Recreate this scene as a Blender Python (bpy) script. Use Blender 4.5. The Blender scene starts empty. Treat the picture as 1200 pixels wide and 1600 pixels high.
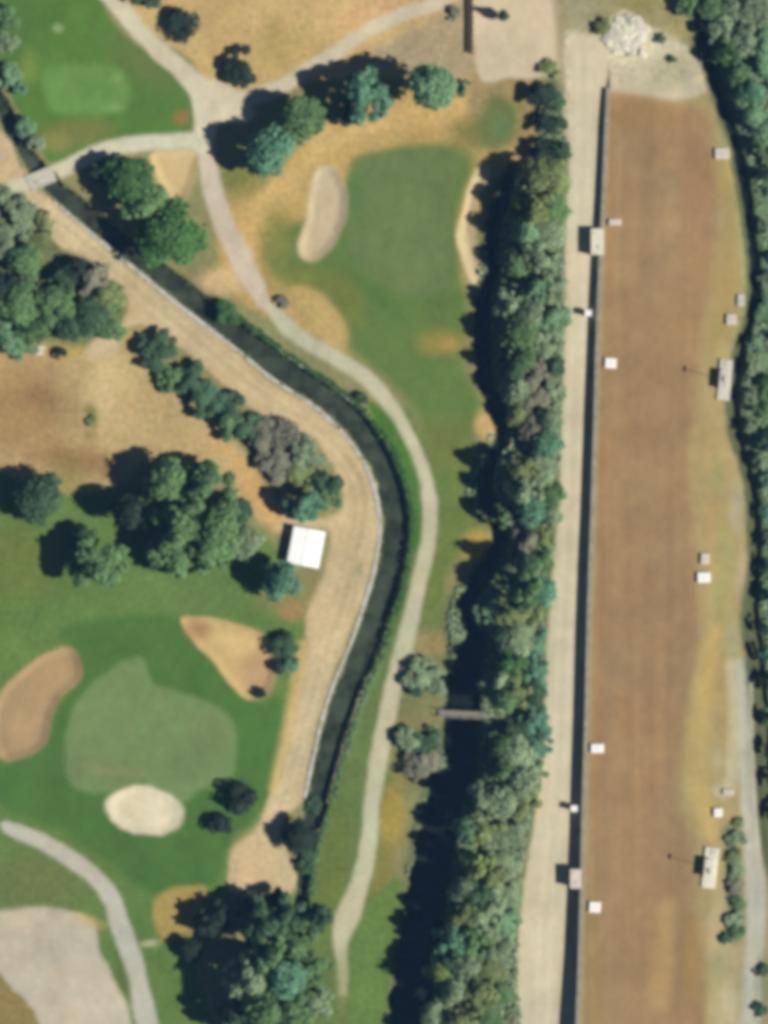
import bpy, bmesh, math, random
import numpy as np
from mathutils import Vector, Matrix

# ------------------------------------------------------------------ camera, sky, sun, exposure
SC = bpy.context.scene
COL = SC.collection
CAM_H = 500.0
cd = bpy.data.cameras.new('aerial_camera')
cam = bpy.data.objects.new('aerial_camera', cd); COL.objects.link(cam)
cam.location = (0, 0, CAM_H); cam.rotation_euler = (0, 0, 0)
cd.sensor_fit = 'VERTICAL'; cd.sensor_height = 24; cd.lens = 75; cd.clip_end = 20000; cd.clip_start = 1
SC.camera = cam
EL, AZ = 40.0, 107.0
w = bpy.data.worlds.new('World'); SC.world = w; w.use_nodes = True
nt = w.node_tree
sky = nt.nodes.new('ShaderNodeTexSky'); sky.sky_type = 'NISHITA'; sky.sun_disc = False
sky.air_density = 0.4; sky.dust_density = 0.2
sky.sun_elevation = math.radians(EL); sky.sun_rotation = math.radians(AZ)
nt.links.new(sky.outputs[0], nt.nodes['Background'].inputs[0])
nt.nodes['Background'].inputs[1].default_value = 0.05
sl = bpy.data.lights.new('sun', 'SUN'); sl.energy = 5.0; sl.angle = math.radians(0.5); sl.color = (1, .95, .88)
sun = bpy.data.objects.new('sun', sl); COL.objects.link(sun)
ce, se, sa, ca = math.cos(math.radians(EL)), math.sin(math.radians(EL)), math.sin(math.radians(AZ)), math.cos(math.radians(AZ))
sun.rotation_euler = Vector((-sa*ce, -ca*ce, -se)).to_track_quat('-Z', 'Y').to_euler()
sun.location = (150, -40, 200)
SC.view_settings.view_transform = 'Standard'; SC.view_settings.look = 'None'
SC.view_settings.exposure = 0.4; SC.view_settings.gamma = 1; SC.view_settings.use_curve_mapping = False
SC.cycles.filter_width = 5.5          # soft optics of the aerial survey camera
SC.cycles.max_bounces = 5; SC.cycles.volume_bounces = 0; SC.cycles.transparent_max_bounces = 4
HAZE = 0.00009

rng = np.random.RandomState(7)
R = random.Random(11)
S = 0.1                                # metres per map unit
def W(px, py): return ((px-600)*S, (800-py)*S)

# picture colour -> surface albedo under this sun, sky and air
EXP = 2**0.4
KT = np.array((.95, .93, .917)); AIR = np.array((.0043, .0096, .0194))
def alb(c):
    c = np.asarray(c, float)/255
    lin = np.where(c <= .04045, c/12.92, ((c+.055)/1.055)**2.4)
    return np.clip((lin/EXP - AIR)/KT, .008, .85)

# ------------------------------------------------------------------ ground fields on one grid
G = 2.5
X0, Y0, NX, NY = -140, -140, 593, 753
gx = X0 + G*np.arange(NX); gy = Y0 + G*np.arange(NY)
PX, PY = np.meshgrid(gx, gy)

def vnoise(scale, seed):
    r = np.random.RandomState(seed)
    nx, ny = int((gx[-1]-X0)/scale)+3, int((gy[-1]-Y0)/scale)+3
    g = r.rand(ny, nx)*2-1
    fx = (gx-X0)/scale; fy = (gy-Y0)/scale
    ix = fx.astype(int); iy = fy.astype(int)
    tx = fx-ix; ty = fy-iy
    tx = tx*tx*(3-2*tx); ty = ty*ty*(3-2*ty)
    a = g[np.ix_(iy, ix)]; b = g[np.ix_(iy, ix+1)]; c = g[np.ix_(iy+1, ix)]; d = g[np.ix_(iy+1, ix+1)]
    return (a*(1-tx)+b*tx)*(1-ty)[:, None] + (c*(1-tx)+d*tx)*ty[:, None]
def fbm(scale, seed, o=3):
    s = 0; a = 1; t = 0
    for k in range(o):
        s = s+a*vnoise(scale/2**k, seed+17*k); t += a; a *= .55
    return s/t
N_BIG, N_MID, N_SML = fbm(180, 1), fbm(55, 2), fbm(18, 3)
N_WOB, N_WOB2 = fbm(34, 4), fbm(14, 5, 2)
N_HUE, N_PAT = fbm(70, 6), fbm(40, 8)

def catmull(pts, closed, step=7.0):
    P = np.array(pts, float); n = len(P); out = []
    for i in range(n if closed else n-1):
        if closed: a, b, c, d = P[i-1], P[i], P[(i+1) % n], P[(i+2) % n]
        else: a, b, c, d = P[max(i-1, 0)], P[i], P[i+1], P[min(i+2, n-1)]
        k = max(1, int(np.linalg.norm((c-b)[:2])/step))
        for t in np.arange(k)/k:
            out.append(.5*((2*b)+(c-a)*t+(2*a-5*b+4*c-d)*t*t+(3*b-a-3*c+d)*t**3))
    if not closed: out.append(P[-1])
    return np.array(out)

def bbox(P, m):
    i0 = max(0, int((P[:, 0].min()-m-X0)/G)); i1 = min(NX, int((P[:, 0].max()+m-X0)/G)+2)
    j0 = max(0, int((P[:, 1].min()-m-Y0)/G)); j1 = min(NY, int((P[:, 1].max()+m-Y0)/G)+2)
    return slice(j0, j1), slice(i0, i1)

def poly(pts, smooth=True, m=45, wob=3.0):
    P = catmull(pts, True) if smooth else np.array(pts, float)
    sl_ = bbox(P, m); x = PX[sl_]; y = PY[sl_]
    d2 = np.full(x.shape, 1e9); ins = np.zeros(x.shape, bool)
    for i in range(len(P)):
        a = P[i-1]; b = P[i]; e = b-a; L = e@e+1e-9
        t = np.clip(((x-a[0])*e[0]+(y-a[1])*e[1])/L, 0, 1)
        d2 = np.minimum(d2, (x-a[0]-t*e[0])**2+(y-a[1]-t*e[1])**2)
        if a[1] != b[1]:
            ins ^= ((a[1] > y) != (b[1] > y)) & (x < (b[0]-a[0])*(y-a[1])/(b[1]-a[1])+a[0])
    d = np.full(PX.shape, 1e3)
    d[sl_] = np.where(ins, -1, 1)*np.sqrt(d2)
    return d + wob*(N_WOB*1.6+N_WOB2*.7)

def line(pts, hw=None, m=70, wob=1.5):
    """signed distance to a band; pts are (x, y, half width)"""
    P = np.array([(p[0], p[1], p[2] if hw is None else hw) for p in pts], float)
    P = catmull(P, False)
    sl_ = bbox(P, m); x = PX[sl_]; y = PY[sl_]
    d = np.full(x.shape, 1e3)
    for i in range(len(P)-1):
        a = P[i]; e = P[i+1]-a; L = e[0]**2+e[1]**2+1e-9
        t = np.clip(((x-a[0])*e[0]+(y-a[1])*e[1])/L, 0, 1)
        d = np.minimum(d, np.hypot(x-a[0]-t*e[0], y-a[1]-t*e[1])-(a[2]+t*e[2]))
    o = np.full(PX.shape, 1e3); o[sl_] = d
    return o + wob*(N_WOB+N_WOB2*.8)

def blob(cx, cy, rx, ry, ang=0, wob=.12):
    c, s = math.cos(math.radians(ang)), math.sin(math.radians(ang))
    u = ((PX-cx)*c+(PY-cy)*s)/rx; v = (-(PX-cx)*s+(PY-cy)*c)/ry
    return (np.hypot(u, v)-1+wob*(N_WOB*1.5+N_WOB2))*min(rx, ry)

COLR = np.zeros(PX.shape+(3,)); COLR[:] = alb((142, 140, 98))
REG = np.zeros(PX.shape, np.int16)
REGN = ['ground']
def mix(d, soft):
    t = np.clip(.5-d/(2*soft), 0, 1); return t*t*(3-2*t)
def paint(d, c, soft=5, amp=1.0, reg=None, hue=None, hamp=.5):
    a = (mix(d, soft)*amp)[..., None]
    c = alb(c)
    if hue is not None:
        h = np.clip(.5+N_PAT*1.3, 0, 1)[..., None]*hamp
        c = c*(1-h)+alb(hue)*h
    COLR[:] = COLR*(1-a)+c*a
    if reg:
        REGN.append(reg); REG[d < 0] = len(REGN)-1

# ---- broad cover
GREEN, DRY, OLIVE = (96, 124, 70), (196, 170, 116), (124, 130, 84)
p_topdry = poly([(150, -130), (760, -130), (735, 60), (725, 130), (600, 120), (480, 130), (400, 160), (340, 120), (250, 60), (190, 5)])
paint(p_topdry, (203, 175, 120), 6, hue=(186, 160, 112))
paint(blob(470, 40, 70, 30), (212, 180, 124), 22, .8); paint(blob(590, 15, 60, 16, -15), (206, 168, 124), 18, .8)
paint(blob(445, 75, 50, 30, -20), (184, 160, 98), 22, .7); paint(blob(425, 45, 16, 20), (168, 148, 92), 14, .7)
paint(poly([(735, -40), (735, 130), (600, 110), (540, 105), (600, 70), (680, 25), (715, -40)]), (180, 162, 128), 10, hue=(166, 148, 116))
paint(blob(355, 105, 50, 40), (200, 172, 116), 14)
# tan rough round the upper fairway
paint(poly([(730, 120), (830, 120), (830, 250), (760, 270), (730, 440), (690, 560), (560, 560), (430, 500), (350, 440), (350, 300), (420, 280), (500, 200), (600, 150)]), (194, 164, 106), 10, hue=(176, 150, 94))
paint(blob(405, 272, 55, 24, -30), (138, 134, 82), 16, .9)
paint(line([(384, 410), (392, 345), (430, 300), (480, 245), (530, 205), (590, 190), (660, 184), (718, 170)], 19), (206, 173, 112), 9, .95)
paint(line([(480, 250), (540, 208), (600, 196)], 8), (212, 180, 120), 10, .7)
paint(blob(390, 285, 36, 18, -30), (150, 142, 84), 14, .8); paint(blob(370, 275, 26, 16, -20), (118, 126, 70), 10, .8)
# khaki ground round the small tee
paint(poly([(745, 112), (838, 112), (840, 250), (800, 262), (740, 250), (730, 190)]), (162, 142, 100), 9)
paint(blob(805, 180, 12, 40, 10), (140, 142, 78), 10, .8)
paint(blob(770, 244, 55, 14, 0), (182, 158, 98), 10)
# lot of waste ground on the left
p_lot = poly([(-140, 545), (60, 548), (130, 545), (190, 520), (235, 520), (270, 600), (345, 670), (400, 730), (440, 800), (445, 830), (410, 815), (370, 770), (320, 735), (250, 715), (200, 735), (150, 780), (90, 765), (40, 745), (-140, 745)])
paint(p_lot, (188, 166, 118), 8, hue=(180, 154, 112))
paint(blob(30, 640, 80, 70), (166, 136, 94), 40, .9); paint(blob(55, 625, 36, 18), (150, 118, 84), 16, .8)
paint(blob(130, 722, 75, 22, 8), (152, 122, 86), 16, .9); paint(blob(160, 600, 22, 60, 8), (208, 184, 134), 18, .9)
paint(blob(140, 640, 10, 9), (132, 122, 66), 6, .8); paint(blob(146, 660, 7, 16), (138, 128, 70), 6, .7); paint(blob(140, 680, 8, 8), (140, 130, 74), 6, .7)
paint(line([(340, 690), (385, 740), (410, 790), (450, 820)], 14), (204, 168, 112), 10, .9)
paint(blob(150, 540, 60, 14, -8), (172, 156, 92), 12); paint(blob(60, 546, 30, 10), (190, 158, 112), 8, .9)
# scrub, left of the dirt road
paint(poly([(-140, 285), (40, 290), (75, 330), (100, 390), (150, 430), (185, 460), (195, 520), (130, 540), (50, 530), (-140, 560)]), (118, 126, 88), 10, hue=(98, 116, 80))
# lower golf hole rough
p_rough = poly([(-140, 760), (60, 770), (130, 770), (220, 760), (330, 800), (400, 830), (450, 880), (470, 960), (480, 1010), (455, 1120), (430, 1240), (370, 1330), (360, 1395), (300, 1480), (330, 1740), (-140, 1740)])
paint(p_rough, (98, 128, 72), 8, hue=(106, 130, 76))
paint(blob(30, 880, 70, 60), (112, 124, 70), 34, .7); paint(blob(300, 930, 110, 26), (104, 128, 78), 20, .7)
paint(blob(30, 1380, 120, 50), (112, 126, 80), 30, .8); paint(blob(110, 745, 26, 26), (136, 134, 80), 18, .6)
paint(blob(440, 940, 34, 22), (138, 134, 86), 14, .8); paint(blob(455, 955, 20, 16), (158, 130, 92), 8, .9)
# grass strips beside the canal and the cart path
paint(poly([(640, 640), (690, 760), (690, 860), (660, 1000), (640, 1100), (620, 1250), (600, 1400), (560, 1740), (400, 1740), (440, 1400), (500, 1280), (540, 1150), (600, 1000), (640, 850), (655, 760), (620, 680)]), (106, 124, 76), 8, hue=(94, 126, 72))
paint(poly([(660, 660), (720, 660), (760, 760), (740, 850), (700, 900), (690, 1000), (640, 1000), (672, 880), (690, 800)]), (110, 128, 72), 10)
paint(poly([(655, 985), (720, 990), (735, 1020), (700, 1050), (690, 1180), (670, 1230), (620, 1240), (610, 1150), (640, 1040)]), (134, 132, 92), 10, hue=(114, 122, 84))
paint(blob(700, 1005, 34, 16), (160, 138, 92), 10, .9); paint(blob(655, 1010, 16, 20), (158, 146, 104), 10, .9)
paint(blob(612, 1275, 20, 55, 4), (164, 146, 78), 12, .95); paint(blob(598, 1370, 18, 40, 8), (134, 128, 74), 14, .9)
paint(poly([(570, 1420), (625, 1370), (640, 1470), (620, 1740), (540, 1740), (550, 1500)]), (104, 134, 76), 8, hue=(100, 126, 70))
paint(line([(500, 1200), (520, 1280), (515, 1360), (520, 1440)], 24), (106, 124, 70), 14)
# ground below the long row of trees and the east bank
p_row = poly([(836, 140), (885, 140), (888, 300), (882, 600), (876, 800), (855, 1000), (848, 1200), (815, 1420), (805, 1740), (600, 1740), (615, 1500), (650, 1260), (680, 1190), (695, 1040), (700, 930), (770, 860), (745, 800), (725, 760), (770, 640), (745, 540), (740, 440), (770, 300), (835, 240)])
paint(p_row, (98, 112, 80), 8, hue=(116, 122, 92))
p_east = poly([(1060, -140), (1340, -140), (1340, 1740), (1215, 1740), (1215, 1340), (1190, 1100), (1180, 950), (1160, 720), (1160, 560), (1175, 420), (1150, 260), (1110, 120), (1085, 60)])
paint(p_east, (112, 136, 104), 8, hue=(96, 124, 90))
# ---- top-left fairway and tee
f = poly([(-60, -130), (130, -130), (160, 0), (195, 55), (240, 88), (275, 112), (296, 132), (303, 165), (300, 203), (270, 208), (200, 214), (150, 228), (110, 245), (82, 255), (62, 232), (48, 205), (28, 170), (10, 130), (-10, 60), (-60, -60)], wob=1.5)
paint(f, (88, 126, 64), 5, reg='fairway', hue=(98, 130, 70))
paint(blob(230, 105, 70, 24, 40), (108, 118, 76), 22, .7); paint(blob(115, 208, 60, 20, -4), (118, 122, 74), 12, .9)
paint(blob(85, 222, 22, 16), (136, 138, 82), 10, .8); paint(blob(240, 165, 45, 40), (84, 122, 66), 20, .6)
paint(blob(283, 184, 12, 11), (158, 116, 76), 7, .9); paint(blob(90, 44, 8, 7), (150, 172, 120), 5, .8); paint(blob(12, 40, 40, 60), (86, 122, 72), 24, .7)
paint(blob(44, 105, 14, 26), (128, 150, 78), 10, .7)
t = poly([(72, 108), (130, 100), (192, 112), (195, 170), (140, 178), (84, 174), (70, 145)], wob=1.5)
paint(t, (108, 150, 84), 8, .85, reg='tee_box'); paint(blob(182, 125, 9, 9), (134, 164, 104), 6, .6); paint(blob(178, 168, 14, 6), (130, 164, 104), 6, .6)
# ---- upper hole
f = poly([(556, 252), (620, 228), (690, 226), (730, 240), (740, 268), (726, 310), (716, 360), (722, 430), (732, 480), (722, 560), (755, 650), (712, 705), (700, 765), (692, 800), (684, 740), (672, 690), (645, 640), (612, 600), (570, 566), (545, 545), (535, 500), (470, 448), (428, 430), (420, 395), (440, 355), (480, 340), (535, 300)], wob=2)
paint(f, (98, 126, 72), 13, reg='fairway', hue=(106, 126, 74))
paint(blob(470, 440, 50, 20), (126, 132, 74), 18, .8); paint(blob(560, 445, 40, 12, 25), (86, 118, 66), 14, .6); paint(blob(600, 475, 50, 12, 35), (84, 120, 72), 14, .5)
paint(blob(700, 690, 40, 40), (122, 128, 74), 26, .7); paint(blob(540, 470, 26, 40, -30), (122, 128, 72), 18, .7)
paint(blob(700, 250, 40, 18), (112, 118, 72), 14, .6); paint(blob(735, 210, 30, 24), (124, 122, 74), 16, .9)
g = poly([(562, 246), (640, 236), (716, 244), (712, 300), (704, 360), (708, 448), (650, 462), (598, 440), (552, 404), (540, 350), (545, 285)], wob=2)
paint(g, (108, 126, 82), 10, reg='putting_green', hue=(102, 124, 76))
paint(blob(556, 300, 16, 40), (86, 124, 74), 14, .6)
paint(blob(430, 370, 24, 44), (136, 136, 78), 16, .8); paint(blob(690, 536, 34, 20), (156, 140, 76), 13, .9); paint(blob(702, 538, 14, 10), (178, 152, 90), 8, .8)
paint(blob(745, 852, 26, 22), (180, 154, 84), 9, .95); paint(blob(762, 664, 20, 26), (206, 172, 116), 9, .9); paint(blob(775, 682, 14, 8), (190, 178, 130), 6, .8)
paint(poly([(455, 452), (490, 452), (520, 475), (540, 520), (530, 548), (500, 528), (470, 495)]), (194, 168, 110), 8, .95)
paint(blob(350, 440, 34, 22), (204, 178, 130), 10)
paint(blob(775, 195, 30, 44, 8), (106, 120, 74), 10, .9, reg='tee_box'); paint(blob(785, 200, 14, 20), (110, 134, 88), 8, .8)
# ---- lower hole
d = poly([(95, 985), (200, 962), (290, 970), (350, 1030), (400, 1095), (435, 1090), (445, 1150), (428, 1230), (380, 1300), (352, 1340), (330, 1385), (250, 1400), (215, 1385), (160, 1340), (80, 1290), (10, 1262), (-30, 1210), (60, 1175), (95, 1100), (125, 1030)])
paint(d, (78, 116, 64), 10, reg='fairway', hue=(84, 122, 66))
paint(blob(60, 1190, 60, 26), (82, 122, 70), 16, .6)
g = poly([(197, 1030), (225, 1029), (240, 1068), (290, 1084), (340, 1104), (364, 1130), (368, 1180), (356, 1225), (310, 1236), (285, 1252), (230, 1232), (165, 1240), (112, 1226), (101, 1180), (108, 1122), (125, 1090), (155, 1060), (178, 1042)], wob=1.5)
paint(g, (114, 140, 92), 7, reg='putting_green', hue=(120, 138, 94))
paint(blob(180, 1205, 40, 7, 5), (140, 138, 98), 8, .6); paint(blob(330, 1150, 30, 36), (116, 132, 88), 18, .6)
# ---- bunkers
BUNK = []
def bunker(pts, c, soft=4.5, wob=1.0, hue=None):
    d = poly(pts, wob=wob) if isinstance(pts, list) else pts
    paint(d, c, soft, reg='sand_bunker', hue=hue); BUNK.append(d)
bunker([(112, 1012), (126, 1034), (124, 1064), (95, 1090), (80, 1125), (70, 1164), (32, 1185), (0, 1184), (-14, 1130), (2, 1080), (22, 1058), (55, 1030), (88, 1014)], (176, 150, 114), hue=(170, 146, 106))
bunker([(282, 968), (310, 964), (345, 968), (402, 986), (424, 1006), (430, 1042), (424, 1074), (402, 1092), (380, 1090), (352, 1060), (335, 1036), (305, 1005)], (198, 170, 120))
paint(blob(310, 984, 20, 15, 15), (170, 132, 98), 9, .9); paint(blob(372, 1008, 40, 18, 15), (216, 188, 132), 14, .9); paint(blob(405, 1050, 24, 34), (184, 152, 116), 14, .8)
bunker(blob(225, 1267, 62, 38, 8, .05), (226, 216, 184))
bunker([(495, 262), (520, 260), (538, 290), (541, 325), (530, 366), (510, 396), (488, 409), (470, 402), (465, 380), (476, 348), (482, 312), (487, 284)], (200, 182, 148), soft=6)
bunker([(748, 262), (766, 258), (762, 285), (748, 300), (740, 340), (744, 375), (752, 405), (764, 440), (752, 456), (735, 442), (720, 400), (712, 365), (722, 330), (732, 290)], (204, 190, 146), hue=(206, 180, 150))
bunker([(240, 238), (308, 236), (308, 262), (295, 300), (278, 318), (255, 298), (240, 265)], (208, 182, 132), soft=6)
# ---- east side: raised brown field
WALL = [(950, 138), (947, 200), (943, 300), (938, 400), (934, 500), (931, 600), (928, 700), (925, 800), (921, 900), (918, 1000), (916, 1100), (913, 1200), (910, 1300), (908, 1400), (905, 1500), (901, 1600), (897, 1740)]
EASTEDGE = [(1092, 120), (1112, 175), (1128, 240), (1148, 310), (1154, 380), (1158, 440), (1150, 500), (1138, 560), (1128, 620), (1136, 680), (1152, 730), (1162, 800), (1166, 900), (1164, 970), (1176, 1050), (1184, 1160), (1194, 1280), (1210, 1400), (1215, 1600), (1215, 1740)]
p_field = poly(WALL+EASTEDGE[::-1], smooth=False, wob=0)
apron = poly([(882, 60), (940, 58), (960, 30), (1010, 40), (1060, 60), (1090, 95), (1105, 140), (1050, 158), (1000, 150), (955, 142), (940, 150), (936, 240), (890, 240)])
paint(poly([(872, -130), (1080, -130), (1075, 40), (1060, 60), (1000, 60), (900, 75), (875, 60)]), (160, 152, 112), 8, hue=(146, 142, 100))
paint(blob(905, 30, 22, 40), (170, 164, 130), 14, .8); paint(blob(1000, 8, 30, 12), (134, 128, 78), 10, .7); paint(blob(920, 25, 30, 5), (140, 138, 104), 6, .7)
paint(p_field, (172, 154, 108), 5, reg='earth_field')
paint(apron, (204, 194, 166), 7); paint(poly([(962, 26), (985, 20), (1012, 48), (1022, 84), (985, 100), (948, 88)]), (214, 206, 170), 7, .9); paint(blob(1045, 108, 36, 26), (184, 178, 146), 14, .8); paint(blob(1060, 48, 24, 12), (170, 160, 108), 10, .8)
core = poly([(955, 150), (1010, 150), (1050, 165), (1095, 168), (1112, 220), (1116, 300), (1110, 400), (1098, 520), (1084, 620), (1078, 720), (1084, 800), (1088, 900), (1094, 980), (1080, 1060), (1066, 1160), (1062, 1240), (1080, 1310), (1082, 1380), (1092, 1480), (1100, 1600), (1090, 1740), (905, 1740), (910, 1600), (918, 1300), (926, 1000), (934, 700), (942, 400), (952, 220)], wob=4)
paint(core, (160, 131, 97), 12, hue=(165, 137, 101))
paint(blob(1100, 320, 26, 120), (156, 122, 92), 20, .6); paint(blob(1000, 180, 60, 22), (158, 128, 84), 18, .5)
paint(line([(1128, 260), (1140, 340), (1132, 460), (1118, 540)], 12), (170, 150, 98), 10, .9); paint(line([(1095, 640), (1105, 760), (1120, 860)], 10), (170, 148, 104), 14, .6)
paint(line([(1152, 290), (1158, 380), (1162, 440)], 6), (150, 150, 108), 6, .8)
paint(line([(1122, 820), (1126, 960), (1122, 1010)], 14), (164, 156, 104), 12, .8)
paint(line([(1115, 990), (1092, 1110), (1084, 1200), (1110, 1300)], 15), (192, 166, 108), 12, .9)
paint(line([(1040, 1420), (1036, 1500), (1028, 1560)], 14), (188, 158, 106), 14, .8); paint(line([(1074, 1440), (1076, 1540)], 12), (160, 134, 84), 10, .7)
paint(blob(925, 1530, 8, 110), (170, 142, 92), 7, .7); paint(line([(953, 200), (950, 400), (944, 700), (936, 1000), (930, 1300)], 2.5), (172, 128, 86), 5, .6)
paint(line([(1145, 1040), (1150, 1130), (1140, 1220), (1125, 1235)], 12), (198, 188, 154), 8, .85)
paint(poly([(1115, 1400), (1140, 1380), (1165, 1500), (1165, 1740), (1095, 1740), (1110, 1540)]), (180, 166, 126), 10)
paint(line([(1138, 1300), (1145, 1380), (1146, 1460)], 13), (120, 130, 100), 8, .9)
paint(blob(1010, 135, 50, 12), (196, 186, 156), 9, .9)
for x, y, rx, ry, c in [(1150, 790, 9, 40, (188, 176, 146)), (1158, 900, 8, 50, (186, 168, 138)), (1148, 700, 8, 30, (180, 166, 128)), (1130, 560, 10, 20, (186, 170, 118)), (1120, 745, 14, 26, (158, 154, 106)), (1136, 860, 12, 30, (160, 156, 110)), (1146, 1000, 14, 30, (172, 166, 128)),
                        (1130, 455, 12, 24, (176, 152, 98)), (1108, 820, 10, 30, (178, 150, 104)), (1122, 930, 12, 26, (156, 154, 104)), (1158, 1090, 10, 40, (194, 188, 160)), (1120, 1190, 12, 30, (182, 172, 130)), (1126, 1330, 10, 20, (168, 158, 112)), (1120, 1500, 14, 40, (172, 166, 122)), (1140, 1570, 12, 30, (190, 178, 146)), (1112, 1450, 10, 30, (192, 172, 132))]:
    paint(blob(x, y, rx, ry, 0, .3), c, 8, .75)
# the pale track along the east edge
PATH_E = [(1160, 1040, 12), (1166, 1130, 15), (1170, 1240, 15), (1178, 1340, 17), (1180, 1440, 15), (1174, 1540, 16), (1170, 1740, 16)]
paint(line(PATH_E), (188, 184, 164), 6, reg='gravel_track', hue=(176, 182, 168))
paint(blob(1190, 1540, 12, 60), (128, 138, 108), 8, .8)
# gravel lot at the top
paint(poly([(746, -130), (862, -130), (872, 40), (878, 105), (850, 120), (800, 122), (745, 108)], wob=1.5), (212, 195, 164), 5, reg='gravel_lot', hue=(208, 192, 160))
paint(blob(845, 110, 30, 8), (206, 184, 156), 8, .6)
paint(line([(868, 0), (874, 70), (878, 140)], 5), (166, 152, 120), 6, .8)
# bottom-left gravel lot
paint(poly([(-140, 1600), (-140, 1500), (0, 1515), (60, 1575), (120, 1640), (100, 1740), (-140, 1740)]), (150, 130, 86), 8, hue=(136, 124, 82))
paint(poly([(-140, 1414), (0, 1418), (60, 1418), (118, 1428), (148, 1446), (158, 1486), (182, 1540), (205, 1585), (215, 1740), (90, 1740), (70, 1610), (20, 1545), (-30, 1510), (-140, 1500)]), (196, 188, 166), 6, reg='gravel_lot', hue=(204, 186, 160))
paint(blob(60, 1480, 60, 22), (186, 182, 164), 22, .7); paint(blob(140, 1440, 20, 8, 20), (200, 170, 116), 8, .7)
paint(poly([(243, 1402), (318, 1384), (312, 1420), (298, 1462), (250, 1470)]), (170, 150, 90), 6, .95)
paint(blob(234, 1474, 14, 5, -8), (178, 178, 140), 4, reg='cart_path')
# ---- dirt road beside the canal
d = poly([(40, 296), (82, 312), (134, 362), (195, 412), (249, 454), (340, 524), (422, 598), (490, 638), (552, 692), (596, 758), (600, 800), (590, 850), (568, 930), (548, 980), (530, 1030), (512, 1080), (494, 1140), (482, 1200), (474, 1244), (444, 1280), (436, 1312), (452, 1340), (464, 1372), (450, 1398), (400, 1396), (358, 1388), (362, 1330), (398, 1298), (424, 1240), (436, 1190), (449, 1130), (462, 1080), (478, 1020), (478, 975), (490, 930), (508, 885), (512, 830), (440, 830), (440, 812), (520, 806), (536, 780), (526, 740), (508, 705), (488, 684), (440, 664), (385, 630), (330, 582), (268, 532), (222, 508), (195, 516), (176, 560), (130, 560), (150, 530), (190, 505), (200, 468), (165, 434), (132, 403), (92, 382), (60, 345)], wob=2)
paint(d, (200, 180, 140), 5, reg='dirt_road', hue=(204, 182, 148))
paint(line([(100, 350), (300, 520), (470, 650)], 8), (188, 172, 130), 14, .5)
paint(line([(545, 720), (566, 780), (556, 860), (535, 950)], 14), (180, 162, 122), 12, .7)
paint(line([(474, 1010), (455, 1120), (432, 1230)], 10), (206, 178, 122), 9, .8)
paint(blob(560, 888, 5, 12, 10), (140, 134, 96), 5, .8); paint(blob(485, 912, 8, 26, 12), (146, 136, 88), 8, .8)
paint(blob(402, 1340, 40, 36), (208, 180, 136), 16, .7)
paint(poly([(-140, 160), (0, 205), (30, 255), (30, 285), (-140, 285)]), (200, 176, 138), 6, reg='dirt_road')
# ---- cart paths
PA = [(130, -140, 14), (158, -30, 14), (178, 0, 14), (214, 44, 14), (250, 80, 14), (288, 114, 15), (322, 148, 18)]
PA2 = [(318, 150, 14), (318, 215, 14), (326, 262, 14), (334, 300, 16), (348, 345, 16), (364, 376, 17), (384, 420, 17), (398, 446, 15), (412, 472, 10)]
PB = [(424, 482, 8), (446, 508, 13), (470, 528, 12), (500, 546, 12), (545, 572, 12), (582, 600, 12), (612, 638, 12), (636, 680, 12), (655, 725, 12), (670, 780, 12), (671, 820, 12), (664, 870, 12), (655, 910, 12), (646, 950, 13), (634, 1000, 14), (621, 1050, 14), (609, 1100, 14), (599, 1150, 14), (590, 1200, 14), (580, 1260, 13), (578, 1300, 13), (568, 1360, 14), (556, 1400, 16), (540, 1440, 18), (532, 1475, 11), (535, 1510, 7), (536, 1550, 6)]
PC = [(318, 218, 13), (270, 221, 12), (225, 224, 12), (180, 230, 12), (148, 240, 12), (106, 261, 12), (74, 276, 12), (44, 287, 12), (20, 290, 10)]
PD = [(760, -50, 11), (690, 1, 11), (640, 18, 11), (600, 35, 11), (560, 57, 11), (520, 86, 11), (482, 108, 11), (450, 130, 11), (400, 150, 12), (350, 160, 14)]
PF = [(8, 1290, 7), (24, 1298, 11), (62, 1314, 12), (108, 1340, 13), (150, 1372, 13), (174, 1404, 14), (188, 1445, 15), (206, 1500, 16), (218, 1550, 17), (230, 1605, 18), (250, 1740, 18)]
paint(line(PD), (206, 194, 166), 5, reg='cart_path')
paint(line(PA2), (202, 188, 166), 5, reg='cart_path', hue=(206, 192, 172))
paint(line(PA), (206, 198, 170), 5, reg='cart_path', hue=(212, 196, 168))
paint(poly([(298, 140), (330, 126), (350, 128), (376, 150), (398, 178), (380, 192), (345, 192), (334, 214), (330, 236), (304, 228), (306, 180)]), (212, 200, 172), 5, reg='cart_path')
paint(line(PC), (206, 200, 174), 5, reg='cart_path', hue=(200, 198, 168))
paint(line(PB), (192, 190, 158), 5, reg='cart_path', hue=(200, 188, 164))
paint(blob(534, 1530, 9, 44), (150, 156, 108), 6, .6)
paint(line(PF), (190, 188, 172), 5, reg='cart_path', hue=(194, 186, 166))
paint(poly([(178, 1480), (200, 1520), (210, 1570), (196, 1560), (180, 1520)]), (96, 112, 70), 5, .8)
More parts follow.
